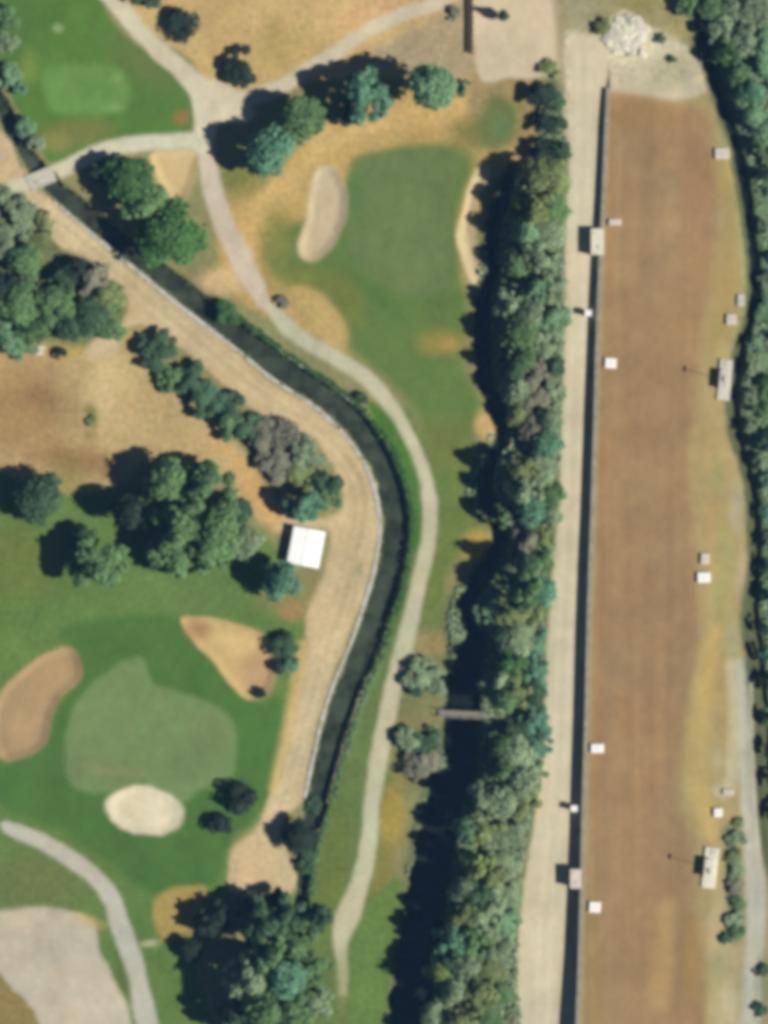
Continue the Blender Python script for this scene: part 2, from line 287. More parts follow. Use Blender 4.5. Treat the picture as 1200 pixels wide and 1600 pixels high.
# the broad beige road along the wall
PR = [(-140, 905, 945), (-20, 895, 950), (60, 890, 945), (100, 890, 945), (200, 889, 948), (300, 887, 944), (400, 882, 938), (500, 882, 935), (600, 879, 932), (700, 876, 929), (800, 872, 926), (900, 863, 922), (1000, 855, 919), (1100, 851, 917), (1200, 846, 914), (1300, 832, 911), (1400, 816, 908), (1500, 806, 906), (1600, 805, 902), (1740, 803, 898)]
d = poly([(a, y) for y, a, b in PR[2:]]+[(b, y) for y, a, b in PR[:1:-1]], wob=1.5)
paint(d, (208, 198, 168), 5, reg='gravel_road', hue=(210, 194, 166))
paint(blob(863, 868, 10, 12), (196, 190, 156), 6, .8)
paint(line([(905, 1380), (880, 1500), (872, 1600)], 4), (172, 164, 130), 6, .5)

# ---- canal
CANAL = [(-120, -40), (-60, 60), (-20, 130), (7, 176), (18, 200), (36, 234), (58, 264), (92, 300), (128, 330), (180, 372), (240, 420), (290, 460), (335, 494), (385, 532), (440, 576), (500, 615), (545, 652), (582, 700), (606, 752), (617, 810), (614, 860), (604, 910), (590, 955), (573, 1005), (552, 1055), (534, 1100), (519, 1150), (506, 1200), (494, 1250), (482, 1300), (474, 1350), (468, 1420), (455, 1500)]
def chw(y): return float(np.interp(y, [-120, 250, 300, 420, 580, 810, 1100, 1250, 1350, 1420], [9, 10, 12.5, 15, 17.5, 19.5, 18.5, 14, 8, 6]))
dc = line([(x, y, chw(y)) for x, y in CANAL], m=90, wob=2.6); CW = 0
paint(dc-2, (84, 92, 72), 5); REGN.append('canal_bed'); REG[dc < 3] = len(REGN)-1
paint(poly([(575, 628), (606, 645), (644, 715), (657, 775), (655, 850), (640, 860), (630, 790), (612, 720), (588, 670)], wob=2), (74, 118, 56), 6, .95)
paint(line([(640, 850), (632, 930), (612, 990)], 4), (82, 112, 62), 6, .7)
paint(line([(592, 1030), (560, 1110), (540, 1180)], 7), (126, 148, 110), 6, .7)
SHADE_BAND = [(800, 262), (785, 310), (772, 350), (768, 390), (770, 430), (757, 470), (754, 520), (756, 560), (760, 600), (778, 645), (782, 685), (764, 725), (760, 770), (772, 810), (782, 845), (765, 880), (746, 910), (730, 945), (744, 985), (736, 1030), (722, 1080), (720, 1130), (718, 1180), (696, 1250), (682, 1320), (668, 1400), (654, 1480), (644, 1560), (632, 1740)]  # added dark channel standing in for the tree row's shade
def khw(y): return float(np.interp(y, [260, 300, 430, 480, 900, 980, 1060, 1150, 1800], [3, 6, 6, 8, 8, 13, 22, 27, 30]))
dk = line([(x, y, khw(y)) for x, y in SHADE_BAND], m=75, wob=3.5)
DITCH = [(1096, -20), (1100, 50), (1114, 120), (1136, 185), (1152, 240), (1164, 300), (1171, 360), (1178, 420), (1178, 465), (1168, 510), (1156, 550), (1148, 600), (1146, 650), (1156, 700), (1170, 750), (1178, 800), (1177, 850), (1178, 900), (1171, 960), (1179, 1030), (1187, 1110), (1193, 1200), (1201, 1300), (1225, 1400)]
def dhw(y): return float(np.interp(y, [0, 900, 970, 1300], [4, 4, 9, 11]))
dd = line([(x, y, dhw(y)) for x, y in DITCH], m=40, wob=3)
paint(dk-3, (66, 76, 60), 7); REGN.append('creek_bed'); REG[dk < 4] = len(REGN)-1; paint(dd-9, (84, 92, 72), 5)  # bed along the tree row is coloured dark to carry its shade

# ---- relief
Z = .10*N_MID+.05*N_SML
def sm(d, a, b):                       # 1 where d<a, 0 where d>b
    t = np.clip((b-d)/(b-a), 0, 1); return t*t*(3-2*t)
for d in BUNK: Z -= .32*sm(d, -14, 2)
wl = np.interp(PY, [p[1] for p in WALL], [p[0] for p in WALL])
north = np.clip((PY-100)/45, 0, 1)
LIFT_Y, LIFT_H = [100, 145, 300, 600, 1000, 1300, 1500, 1600, 1740], [0, .65, .85, 1.1, 1.35, 1.45, 1.7, 2.0, 2.2]
LIFT = np.interp(PY, LIFT_Y, LIFT_H)
east = np.interp(PY, [p[1] for p in EASTEDGE], [p[0] for p in EASTEDGE])
up = ((PX > wl) & (PY > 100))*np.clip((east+26-PX)/26, 0, 1)
Z = Z*(1-.5*(up > 0)) + LIFT*up
Z -= 1.45*sm(dc, -6, 5)
Z -= 1.7*sm(dk, -6, 8)  # trench added along the tree row to deepen its shade
Z -= 1.25*sm(dd, -2, 8)
roadmask = sm(d*0+poly([(a, y) for y, a, b in PR[2:]]+[(b, y) for y, a, b in PR[:1:-1]], wob=0), -8, 4)*(PX < wl)
Z = Z*(1-.7*roadmask*(Z > -.2))
def hz(px, py):
    fx = min(max((px-X0)/G, 0), NX-2); fy = min(max((py-Y0)/G, 0), NY-2)
    i, j = int(fx), int(fy); u, v = fx-i, fy-j
    return float((Z[j, i]*(1-u)+Z[j, i+1]*u)*(1-v)+(Z[j+1, i]*(1-u)+Z[j+1, i+1]*u)*v)
# long drag marks left on the field by grading, and wheel ruts on the roads
def streak(sx, sy, seed):
    r = np.random.RandomState(seed); nx, ny = int((gx[-1]-X0)/sx)+3, int((gy[-1]-Y0)/sy)+3
    q = r.rand(ny, nx)*2-1; fx = (PX+6*N_BIG-X0)/sx; fy = (PY-Y0)/sy; fx = np.clip(fx, 0, nx-2.01)
    i = fx.astype(int); j = fy.astype(int); u = fx-i; v = fy-j; u = u*u*(3-2*u); v = v*v*(3-2*v)
    return (q[j, i]*(1-u)+q[j, i+1]*u)*(1-v)+(q[j+1, i]*(1-u)+q[j+1, i+1]*u)*v
onf = sm(p_field, -12, 0)[..., None]
COLR *= 1+onf*(.06*streak(16, 420, 71)+.045*streak(7, 260, 72))[..., None]*np.array((1, .95, .8))
COLR *= 1+onf*(.03*streak(34, 240, 73))[..., None]*np.array((1, -.1, -.9))
def ruts(pts, gap, c, k):
    P = catmull([p[:2] for p in pts], False); T = np.gradient(P, axis=0); T /= np.linalg.norm(T, axis=1)[:, None]+1e-9
    for q in (-gap, gap):
        paint(line([(a[0]-t_[1]*q, a[1]+t_[0]*q) for a, t_ in zip(P[::4], T[::4])], 2.5, wob=2), c, 4, k)
ruts([((a+b)/2-6, y) for y, a, b in PR[2:]], 9, (218, 208, 180), .7)
ruts([(70, 330), (134, 380), (200, 440), (330, 550), (420, 622), (500, 672), (552, 730), (570, 790), (555, 870), (530, 960), (495, 1060), (466, 1160), (445, 1240), (415, 1310)], 8, (212, 194, 158), .6)
ruts([(1165, 1060), (1169, 1240), (1179, 1400), (1174, 1600)], 8, (200, 196, 178), .6)
# albedo variation of the cover itself
var = 1+.13*N_MID+.08*N_SML+.07*N_BIG+.05*fbm(7, 41, 2)
COLR *= var[..., None]
COLR *= 1+np.stack([.05*N_HUE+.03*fbm(28, 61), 0*N_HUE, -.05*N_HUE], -1)
COLR = np.clip(COLR, .006, .85)

# ------------------------------------------------------------------ materials
def mat(name, col=None, rough=.9, spec=.2, attr=None, noise=(.5, .25), bump=(2.0, .15), emul=None, metal=0):
    m = bpy.data.materials.new(name); m.use_nodes = True
    n = m.node_tree; L = n.links; b = n.nodes['Principled BSDF']
    b.inputs['Roughness'].default_value = rough; b.inputs['Specular IOR Level'].default_value = spec; b.inputs['Metallic'].default_value = metal
    tc = n.nodes.new('ShaderNodeTexCoord')
    nz = n.nodes.new('ShaderNodeTexNoise'); nz.inputs['Scale'].default_value = noise[0]; nz.inputs['Detail'].default_value = 6
    L.new(tc.outputs['Object'], nz.inputs['Vector'])
    mr = n.nodes.new('ShaderNodeMapRange'); mr.inputs[1].default_value = .3; mr.inputs[2].default_value = .7
    mr.inputs[3].default_value = 1-noise[1]; mr.inputs[4].default_value = 1+noise[1]
    L.new(nz.outputs[0], mr.inputs[0])
    mx = n.nodes.new('ShaderNodeMix'); mx.data_type = 'RGBA'; mx.blend_type = 'MULTIPLY'; mx.inputs[0].default_value = 1
    if attr:
        a = n.nodes.new('ShaderNodeAttribute'); a.attribute_name = attr; L.new(a.outputs['Color'], mx.inputs[6])
    else: mx.inputs[6].default_value = (*col, 1)
    L.new(mr.outputs[0], mx.inputs[7]); L.new(mx.outputs[2], b.inputs['Base Color'])
    if bump:
        n2 = n.nodes.new('ShaderNodeTexNoise'); n2.inputs['Scale'].default_value = bump[0]; n2.inputs['Detail'].default_value = 4
        L.new(tc.outputs['Object'], n2.inputs['Vector'])
        bp = n.nodes.new('ShaderNodeBump'); bp.inputs['Strength'].default_value = bump[1]; bp.inputs['Distance'].default_value = .2
        L.new(n2.outputs[0], bp.inputs['Height']); L.new(bp.outputs[0], b.inputs['Normal'])
    return m
M = {}
M['ground'] = mat('mixed_ground', attr='tint', noise=(1.3, .16), bump=(3, .5))
M['fairway'] = mat('mown_grass', attr='tint', noise=(1.8, .08), bump=(6, .3))
M['tee_box'] = M['fairway']; M['putting_green'] = mat('putting_turf', attr='tint', noise=(1.0, .05), bump=(8, .15))
M['sand_bunker'] = mat('bunker_sand', attr='tint', noise=(2.5, .06), bump=(5, .35))
M['earth_field'] = mat('bare_earth', attr='tint', noise=(1.1, .05), bump=(2.5, .3))
M['gravel'] = mat('gravel_surface', attr='tint', noise=(3.0, .10), bump=(7, .4))
M['cart_path'] = mat('worn_path', attr='tint', noise=(2.2, .09), bump=(6, .3))
M['dirt_road'] = mat('packed_dirt', attr='tint', noise=(1.4, .12), bump=(4, .4))
M['creek_bed'] = mat('creek_mud', attr='tint', noise=(1.5, .25), bump=(3, .5)); M['canal_bed'] = mat('canal_mud', attr='tint', noise=(1.5, .25), bump=(3, .5))
for k in ('gravel_track', 'gravel_lot', 'gravel_road'): M[k] = M['gravel']
M['concrete'] = mat('weathered_concrete', (.46, .45, .40), .85, .25, noise=(1.6, .2), bump=(9, .3))
M['concrete_light'] = mat('pale_concrete', (.52, .48, .40), .85, .25, noise=(1.8, .12), bump=(9, .3))
M['concrete_dark'] = mat('stained_concrete', (.16, .16, .14), .9, .2, noise=(1.2, .3), bump=(9, .3))
M['white_paint'] = mat('white_paint', (.80, .78, .73), .55, .4, noise=(2.5, .06), bump=(8, .1))
M['white_roof'] = mat('white_sheet_roof', (.84, .85, .83), .5, .3, noise=(1.2, .04), bump=(4, .05))
M['metal'] = mat('grey_metal', (.32, .33, .33), .45, .5, noise=(4, .15), bump=None, metal=.6)
M['dark_metal'] = mat('dark_metal', (.05, .05, .055), .5, .5, noise=(4, .2), bump=None)
M['glass'] = mat('dark_window', (.03, .04, .05), .08, .5, noise=(1, .1), bump=None)
M['wood'] = mat('weathered_timber', (.14, .115, .08), .85, .2, noise=(5, .3), bump=(12, .4))
M['pale_wood'] = mat('bleached_timber', (.36, .33, .27), .85, .2, noise=(5, .25), bump=(12, .4))
M['bark'] = mat('bark', (.085, .07, .05), .95, .1, noise=(3, .4), bump=(14, .6))
M['grey_wood'] = mat('greyed_timber', (.24, .22, .18), .9, .2, noise=(5, .3), bump=(12, .4))
M['worn_concrete'] = mat('worn_concrete', (.26, .235, .175), .9, .2, noise=(1.2, .25), bump=(9, .3))
M['cream'] = mat('cream_concrete', (.60, .57, .44), .9, .2, noise=(1.2, .12), bump=(6, .3))
M['path_concrete'] = mat('path_concrete', (.45, .43, .345), .9, .2, noise=(1.5, .1), bump=(9, .3))
M['pink_concrete'] = mat('sandy_concrete', (.58, .50, .42), .85, .25, noise=(1.8, .1), bump=(9, .3))

def water_mat(name, c, rough):
    m = mat(name, c, rough, .5, noise=(.45, .6), bump=(1.2, .08)); return m
M['water'] = water_mat('canal_water', (.037, .049, .029), .2)
M['creek'] = water_mat('creek_water', (.010, .014, .012), .12)  # near-black water made to stand in for the row's shade; ditch shares it

def leaf_mat(name, c):
    m = bpy.data.materials.new(name); m.use_nodes = True
    n = m.node_tree; L = n.links; b = n.nodes['Principled BSDF']
    b.inputs['Roughness'].default_value = .7; b.inputs['Specular IOR Level'].default_value = .25
    at = n.nodes.new('ShaderNodeAttribute'); at.attribute_name = 'leaf'
    oi = n.nodes.new('ShaderNodeObjectInfo')
    mr = n.nodes.new('ShaderNodeMapRange'); mr.inputs[3].default_value = .55; mr.inputs[4].default_value = 1.5
    L.new(at.outputs['Fac'], mr.inputs[0])
    m2 = n.nodes.new('ShaderNodeMapRange'); m2.inputs[3].default_value = .85; m2.inputs[4].default_value = 1.18
    L.new(oi.outputs['Random'], m2.inputs[0])
    mu = n.nodes.new('ShaderNodeMath'); mu.operation = 'MULTIPLY'
    L.new(mr.outputs[0], mu.inputs[0]); L.new(m2.outputs[0], mu.inputs[1])
    mx = n.nodes.new('ShaderNodeMix'); mx.data_type = 'RGBA'; mx.blend_type = 'MULTIPLY'; mx.inputs[0].default_value = 1
    mx.inputs[6].default_value = (*c, 1); L.new(mu.outputs[0], mx.inputs[7])
    L.new(mx.outputs[2], b.inputs['Base Color'])
    tr = n.nodes.new('ShaderNodeBsdfTranslucent'); L.new(mx.outputs[2], tr.inputs['Color'])
    ms = n.nodes.new('ShaderNodeMixShader'); ms.inputs[0].default_value = .3
    L.new(b.outputs[0], ms.inputs[1]); L.new(tr.outputs[0], ms.inputs[2]); L.new(ms.outputs[0], n.nodes['Material Output'].inputs[0])
    return m
LEAF = dict(
    green=leaf_mat('green_leaves', (0.128, 0.232, 0.085)), bright=leaf_mat('bright_green_leaves', (.062, .150, .040)),
    dark=leaf_mat('dark_green_leaves', (0.067, 0.132, 0.061)), blue=leaf_mat('blue_green_leaves', (0.116, 0.250, 0.146)),
    pale=leaf_mat('pale_blue_green_leaves', (0.183, 0.323, 0.165)), grey=leaf_mat('grey_green_leaves', (0.232, 0.311, 0.171)),
    olive=leaf_mat('olive_leaves', (0.195, 0.250, 0.091)), brown=leaf_mat('grey_brown_leaves', (0.232, 0.232, 0.159)),
    yellow=leaf_mat('yellow_green_leaves', (0.268, 0.354, 0.104)), black=leaf_mat('blackish_leaves', (0.026, 0.048, 0.030)))
TINTW = dict(green='mid-green', bright='bright green', dark='dark green', blue='blue-green', pale='pale blue-green', grey='grey-green',
             olive='olive', brown='grey-brown', yellow='yellow-green', black='blackish green')

# ------------------------------------------------------------------ helpers
def link(name, me, m=None, parent=None, loc=None, kind=None):
    o = bpy.data.objects.new(name, me); COL.objects.link(o)
    if m is not None: me.materials.append(m)
    if parent: o.parent = parent
    if loc is not None: o.location = loc
    if kind: o['kind'] = kind
    return o
def thing(name, label, cat, loc, rz=0, group=None):
    o = bpy.data.objects.new(name, None); COL.objects.link(o); o.empty_display_size = .3
    o.location = loc; o.rotation_euler = (0, 0, rz); o['label'] = label; o['category'] = cat
    if group: o['group'] = group
    return o
class MB:
    def __init__(s): s.b = bmesh.new()
    def box(s, c, d, rz=0, bev=0, taper=1.0, rx=0, ry=0):
        r = bmesh.ops.create_cube(s.b, size=1); v = r['verts']
        for q in v:
            k = taper if q.co.z > 0 else 1
            q.co = Vector((q.co.x*d[0]*k, q.co.y*d[1]*k, q.co.z*d[2]))
        if bev:
            es = list({e for q in v for e in q.link_edges})
            o = bmesh.ops.bevel(s.b, geom=es, offset=bev, segments=1, affect='EDGES')
            v = list({q for f in o['faces'] for q in f.verts} | {q for q in v if q.is_valid})
        mt = Matrix.Translation(c) @ Matrix.Rotation(rz, 4, 'Z') @ Matrix.Rotation(rx, 4, 'X') @ Matrix.Rotation(ry, 4, 'Y')
        for q in v: q.co = mt @ q.co
        return s
    def tube(s, a, b, r0, r1=None, n=8):
        a = Vector(a); b = Vector(b); r1 = r0 if r1 is None else r1
        q = (b-a).to_track_quat('Z', 'Y'); A = []; B = []
        for i in range(n):
            t = 2*math.pi*i/n; u = q @ Vector((math.cos(t), math.sin(t), 0))
            A.append(s.b.verts.new(a+u*r0)); B.append(s.b.verts.new(b+u*r1))
        for i in range(n): s.b.faces.new((A[i], A[(i+1) % n], B[(i+1) % n], B[i]))
        s.b.faces.new(A[::-1]); s.b.faces.new(B); return s
    def quad(s, *p): s.b.faces.new([s.b.verts.new(q) for q in p]); return s
    def out(s, name, m, parent=None, loc=None, kind=None):
        bmesh.ops.recalc_face_normals(s.b, faces=s.b.faces)
        me = bpy.data.meshes.new(name); s.b.to_mesh(me); s.b.free()
        return link(name, me, m, parent, loc, kind)

# ------------------------------------------------------------------ the ground and its regions
def grid_object(name, mask, mname):
    used = np.zeros((NY, NX), bool)
    for a, b in ((0, 0), (0, 1), (1, 0), (1, 1)): used[a:NY-1+a, b:NX-1+b] |= mask
    idx = np.full((NY, NX), -1, np.int32); k = int(used.sum()); idx[used] = np.arange(k)
    co = np.stack([(PX[used]-600)*S, (800-PY[used])*S, Z[used]], -1).astype(np.float32)
    j, i = np.nonzero(mask)
    q = np.stack([idx[j, i], idx[j+1, i], idx[j+1, i+1], idx[j, i+1]], -1).astype(np.int32)
    me = bpy.data.meshes.new(name)
    me.vertices.add(k); me.vertices.foreach_set('co', co.ravel())
    me.loops.add(q.size); me.loops.foreach_set('vertex_index', q.ravel())
    me.polygons.add(len(q)); me.polygons.foreach_set('loop_start', np.arange(len(q), dtype=np.int32)*4)
    me.polygons.foreach_set('use_smooth', np.ones(len(q), bool))
    me.update(calc_edges=True)
    at = me.color_attributes.new('tint', 'FLOAT_COLOR', 'POINT')
    c = np.ones((k, 4), np.float32); c[:, :3] = COLR[used]
    at.data.foreach_set('color', c.ravel())
    return link(name, me, M[mname], kind='structure')
CELL = REG[:-1, :-1]
for r in range(len(REGN)):
    mk = CELL == r
    if mk.any(): grid_object(REGN[r], mk, REGN[r])

def far_ground():
    x0, y1 = W(gx[0], gy[0]); x1, y0 = W(gx[-1], gy[-1])
    x0 += 1; x1 -= 1; y0 += 1; y1 -= 1; F = 6000
    me = bpy.data.meshes.new('outer_ground')
    v = [(x0, y0, -.5), (x1, y0, -.5), (x1, y1, -.5), (x0, y1, -.5), (-F, -F, -.5), (F, -F, -.5), (F, F, -.5), (-F, F, -.5)]
    me.from_pydata(v, [], [(4, 5, 1, 0), (5, 6, 2, 1), (6, 7, 3, 2), (7, 4, 0, 3)])
    return link('outer_ground', me, mat('distant_fields', (.20, .20, .115), noise=(.02, .45), bump=(1, .3)), kind='structure')
far_ground()

def ribbon(name, pts, hw, z, m, thick=None, z_follow=False, kind='structure', step=10, off=0, jit=0):
    P = catmull([p[:2] for p in pts], False, step); n = len(P)
    T = np.gradient(P, axis=0); T /= np.linalg.norm(T, axis=1)[:, None]+1e-9
    Nn = np.stack([T[:, 1], -T[:, 0]], -1)
    v = []; f = []
    for i in range(n):
        o_ = off(P[i][1]) if callable(off) else off
        c = P[i]+Nn[i]*o_; h = (hw(P[i][1]) if callable(hw) else hw)*(1+jit*(R.random()-.5))
        zz = z if not z_follow else hz(*c)+z
        for s_ in (1, -1):
            a = c+Nn[i]*s_*h; v.append((*W(*a), zz))
        if thick:
            for s_ in (1, -1):
                a = c+Nn[i]*s_*h; v.append((*W(*a), zz-thick))
    k = 4 if thick else 2
    for i in range(n-1):
        a, b = i*k, (i+1)*k
        f.append((a, a+1, b+1, b))
        if thick: f += [(a+2, a, b, b+2), (a+1, a+3, b+3, b+1), (a+3, a+2, b+2, b+3)]
    if thick: f += [(0, 2, 3, 1), ((n-1)*4, (n-1)*4+1, (n-1)*4+3, (n-1)*4+2)]
    me = bpy.data.meshes.new(name); me.from_pydata(v, [], f); me.update()
    bm = bmesh.new(); bm.from_mesh(me); bmesh.ops.recalc_face_normals(bm, faces=bm.faces); bm.to_mesh(me); bm.free()
    return link(name, me, m, kind=kind)
ribbon('canal_water', [p for p in CANAL], lambda y: chw(y)+2, -.85, M['water'])
ribbon('creek_water', SHADE_BAND, lambda y: khw(y)+1, -1.15, M['creek'])  # dark sheet laid where the tree row casts its shade
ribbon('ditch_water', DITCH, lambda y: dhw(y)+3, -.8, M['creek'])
# concrete edge of the canal: the west kerb in three pours, the east kerb in two
def canal_part(y0, y1): return [p for p in CANAL if y0 <= p[1] <= y1]
for y0, y1, h_ in ((300, 660, 2.4), (650, 960, 2.6), (955, 1260, 2.2)):
    ribbon('canal_kerb', canal_part(y0, y1), h_, .08, M['concrete'], thick=.55, off=lambda y: -chw(y)-4, jit=.7)
ribbon('canal_kerb', canal_part(520, 660), 2.0, .08, M['concrete'], thick=.55, off=lambda y: chw(y)+4, jit=.7)
ribbon('canal_kerb', canal_part(1050, 1260), 1.2, .02, M['worn_concrete'], thick=.5, off=lambda y: chw(y)+4, jit=.7)

# ------------------------------------------------------------------ retaining wall
def build_wall():
    t = thing('retaining_wall', 'long straight grey concrete wall holding up the brown earth field beside the beige road', 'wall', (*W(925, 800), 0))
    ox, oy = W(925, 800)
    def strip(name, a, b, ztop, zbot, m):
        bm = bmesh.new(); prev = None
        ys = list(range(138, 1721, 30))
        for y in ys:
            x = float(np.interp(y, [p[1] for p in WALL], [p[0] for p in WALL])); h = float(np.interp(y, LIFT_Y, LIFT_H))
            c = [bm.verts.new((W(x+a, y)[0]-ox, W(x, y)[1]-oy, h+ztop)), bm.verts.new((W(x+b, y)[0]-ox, W(x, y)[1]-oy, h+ztop)),
                 bm.verts.new((W(x+b, y)[0]-ox, W(x, y)[1]-oy, zbot if zbot < 0 else h+zbot)), bm.verts.new((W(x+a, y)[0]-ox, W(x, y)[1]-oy, zbot if zbot < 0 else h+zbot))]
            if prev:
                for i in range(4): bm.faces.new((prev[i], prev[(i+1) % 4], c[(i+1) % 4], c[i]))
            else: bm.faces.new(c[::-1])
            prev = c
        bm.faces.new(prev); bmesh.ops.recalc_face_normals(bm, faces=bm.faces)
        me = bpy.data.meshes.new(name); bm.to_mesh(me); bm.free(); return link(name, me, m, t)
    strip('wall', -2.5, 2.2, .04, -.5, M['concrete'])
    strip('coping', -3.2, 3.0, .13, .041, M['worn_concrete'])
build_wall()

# ------------------------------------------------------------------ white shed
def build_shed():
    x, y = W(479, 855); z = hz(479, 855)
    t = thing('pump_shed', 'small white shed with a low pitched sheet roof beside the dirt road', 'shed', (x, y, z), math.radians(-11))
    w_, d_, h_ = 4.5, 5.3, 1.55
    b = MB()
    for s in (-1, 1):
        b.box((s*(w_/2-.06), 0, h_/2), (.12, d_, h_)); b.box((0, s*(d_/2-.06), h_/2), (w_-.24, .12, h_))
    b.out('wall', M['white_paint'], t)
    MB().box((0, 0, -.05), (w_+.5, d_+.5, .2), bev=.02).out('floor_slab', M['concrete'], t)
    rf = MB(); ov = .28; rise = .16
    for s in (-1, 1):
        a = math.atan2(rise, w_/2+ov); L = math.hypot(rise, w_/2+ov)
        rf.box((s*(w_/2+ov)/2, 0, h_+rise/2), (L, d_+2*ov, .05), ry=s*a)
    rf = rf.out('roof', M['white_roof'], t)
    MB().box((0, 0, h_+rise+.03), (.3, d_+2*ov+.04, .05), bev=.015).out('ridge_cap', M['white_roof'], rf)
    sm_ = MB()
    for s in (-1, 1):
        a = math.atan2(rise, w_/2+ov); L = math.hypot(rise, w_/2+ov)
        for k in range(-6, 7):
            sm_.box((s*(w_/2+ov)/2, k*.44, h_+rise/2+.045), (L-.2, .04, .04), ry=s*a)
    sm_.out('seam', M['white_roof'], rf)
    for s in (-1, 1):
        MB().quad((-w_/2, s*(d_/2-.03), h_), (w_/2, s*(d_/2-.03), h_), (0, s*(d_/2-.03), h_+rise-.03)).out('gable', M['white_paint'], t)
    dr = MB().box((w_/2+.03, -.8, .72), (.06, .9, 1.4)).out('door', M['metal'], t)
    MB().tube((w_/2+.06, -.5, .75), (w_/2+.14, -.5, .75), .03).out('handle', M['dark_metal'], dr)
    wn = MB().box((w_/2+.02, 1.2, 1.0), (.05, .8, .5)).out('window', M['white_paint'], t)
    MB().box((w_/2+.05, 1.2, 1.0), (.02, .66, .38)).out('pane', M['glass'], wn)
build_shed()

# ------------------------------------------------------------------ concrete huts
def hut(px, py, wx, wy, h, label, m, z, rz=0, mast=False, name='concrete_hut', group='concrete huts round the brown field'):
    x, y = W(px, py)
    t = thing(name, label, 'hut', (x, y, z), rz, group)
    bx, by = (wx, wy) if not mast else (1.5, 2.9)
    ox = 0 if not mast else -wx/2+.78
    if mast:
        MB().box((0, 0, .16), (wx, wy, .5), bev=.04).out('plinth', m, t)
        MB().box((wx*.12, wy*.38, .47), (1.0, .9, .12), bev=.03).out('cover_slab', M['concrete_light'], t)
    MB().box((ox, 0, (h-.25)/2-.2), (bx-.16, by-.16, h-.25+.4), bev=.03).out('wall', m, t)
    rf = MB().box((ox, 0, h-.13), (bx, by, .24), bev=.04).out('roof', m, t)
    MB().box((ox+bx*.1, -by*.2, h+.035), (.6, .6, .09), bev=.02).out('hatch', M['concrete'], rf)
    MB().tube((ox-bx*.2, by*.28, h-.02), (ox-bx*.2, by*.28, h+.2), .06).out('vent_pipe', M['metal'], rf)
    d = MB().box((ox, -by/2+.07, h*.45), (.75, .06, h*.75)).out('door', M['dark_metal'], t)
    MB().tube((ox+.28, -by/2+.03, h*.45), (ox+.28, -by/2-.05, h*.45), .03).out('handle', M['metal'], d)
    if mast:
        m_ = MB().tube((ox-bx/2+.2, 0, h-.05), (ox-bx/2+.2, 0, h+3.4), .05, .04).out('mast', M['metal'], t)
        MB().box((ox-bx/2+.2, 0, h+3.45), (.35, .9, .18), bev=.04).out('lamp_head', M['dark_metal'], m_)
hut(932, 379, 2.0, 4.1, 1.75, 'beige concrete hut set into the wall opposite the small oblong vent', M['cream'], 0)
hut(898, 1371, 1.7, 3.0, 2.0, 'small beige concrete hut set into the lower end of the wall', M['pink_concrete'], 0)
hut(1131, 594, 2.0, 6.4, 1.45, 'long pale grey concrete hut with a mast on the upper eastern field edge', M['concrete_light'], hz(1122, 594)-.1, math.radians(-5), True)
hut(1108, 1354, 2.2, 6.4, 1.45, 'long beige concrete hut with a mast on the lower eastern field edge', M['cream'], hz(1098, 1354)-.1, math.radians(-6), True)

# ------------------------------------------------------------------ white vents on the field
def vent(px, py, wx, wy, label, h=.42, m='white_paint', group='white vents on the brown field'):
    wx *= .86; wy *= .86; x, y = W(px, py); t = thing('vent_box', label, 'vent', (x, y, hz(px, py)), math.radians(R.uniform(-4, 4)), group)
    MB().box((0, 0, h/2-.1), (wx*.92, wy*.92, h), bev=.02).out('kerb', M['concrete_light'], t)
    l = MB().box((0, 0, h-.05), (wx, wy, .14), bev=.04, taper=.93).out('lid', M[m], t)
    MB().box((0, 0, h+.035), (.5, .09, .05)).out('handle', M['metal'], l)
vent(960, 348, 2.3, 1.2, 'small oblong pinkish white vent box just right of the upper wall hut', m='pink_concrete')
vent(953, 568, 2.1, 1.9, 'square white vent box near the wall, alone between the upper hut and mid field')
vent(932, 1168, 2.4, 1.7, 'white vent box near the wall, level with the lower bend of the cart path')
vent(928, 1415, 2.1, 2.0, 'white vent box near the wall, just below the small lower wall hut')
vent(1100, 873, 1.6, 2.0, 'narrower upper vent box of the close pair inside the eastern edge', m='pink_concrete')
vent(1098, 902, 2.4, 1.9, 'wider lower vent box of the close pair inside the eastern edge')
vent(1120, 1268, 1.6, 1.6, 'small white vent box between the pale track and the long beige hut')
vent(1127, 241, 2.7, 2.1, 'large cream vent box at the top eastern corner of the brown field', m='concrete_light')
vent(1141, 500, 1.8, 2.0, 'yellowish cream vent box above the long pale grey hut', m='concrete_light')
vent(1156, 470, 1.3, 2.2, 'narrow pale vent box beside the dark ditch on the eastern edge', m='concrete')
vent(1136, 1236, 2.0, 1.1, 'flat pale concrete slab box at the end of the pale field margin', m='concrete_light', h=.3)
def sluice(px, py, label):
    x, y = W(px, py); t = thing('sluice_marker', label, 'wall marker', (x, y, 0), 0, 'white markers on the road side of the wall')
    MB().box((0, 0, .7), (.9, .8, 1.5), bev=.04).out('post', M['white_paint'], t)
    MB().box((0, 0, 1.5), (1.05, .95, .1), bev=.02).out('cap', M['white_paint'], t)
sluice(918, 490, 'small white block against the wall on the road, below the upper hut')
sluice(896, 1262, 'small white block against the wall on the road, above the lower hut')

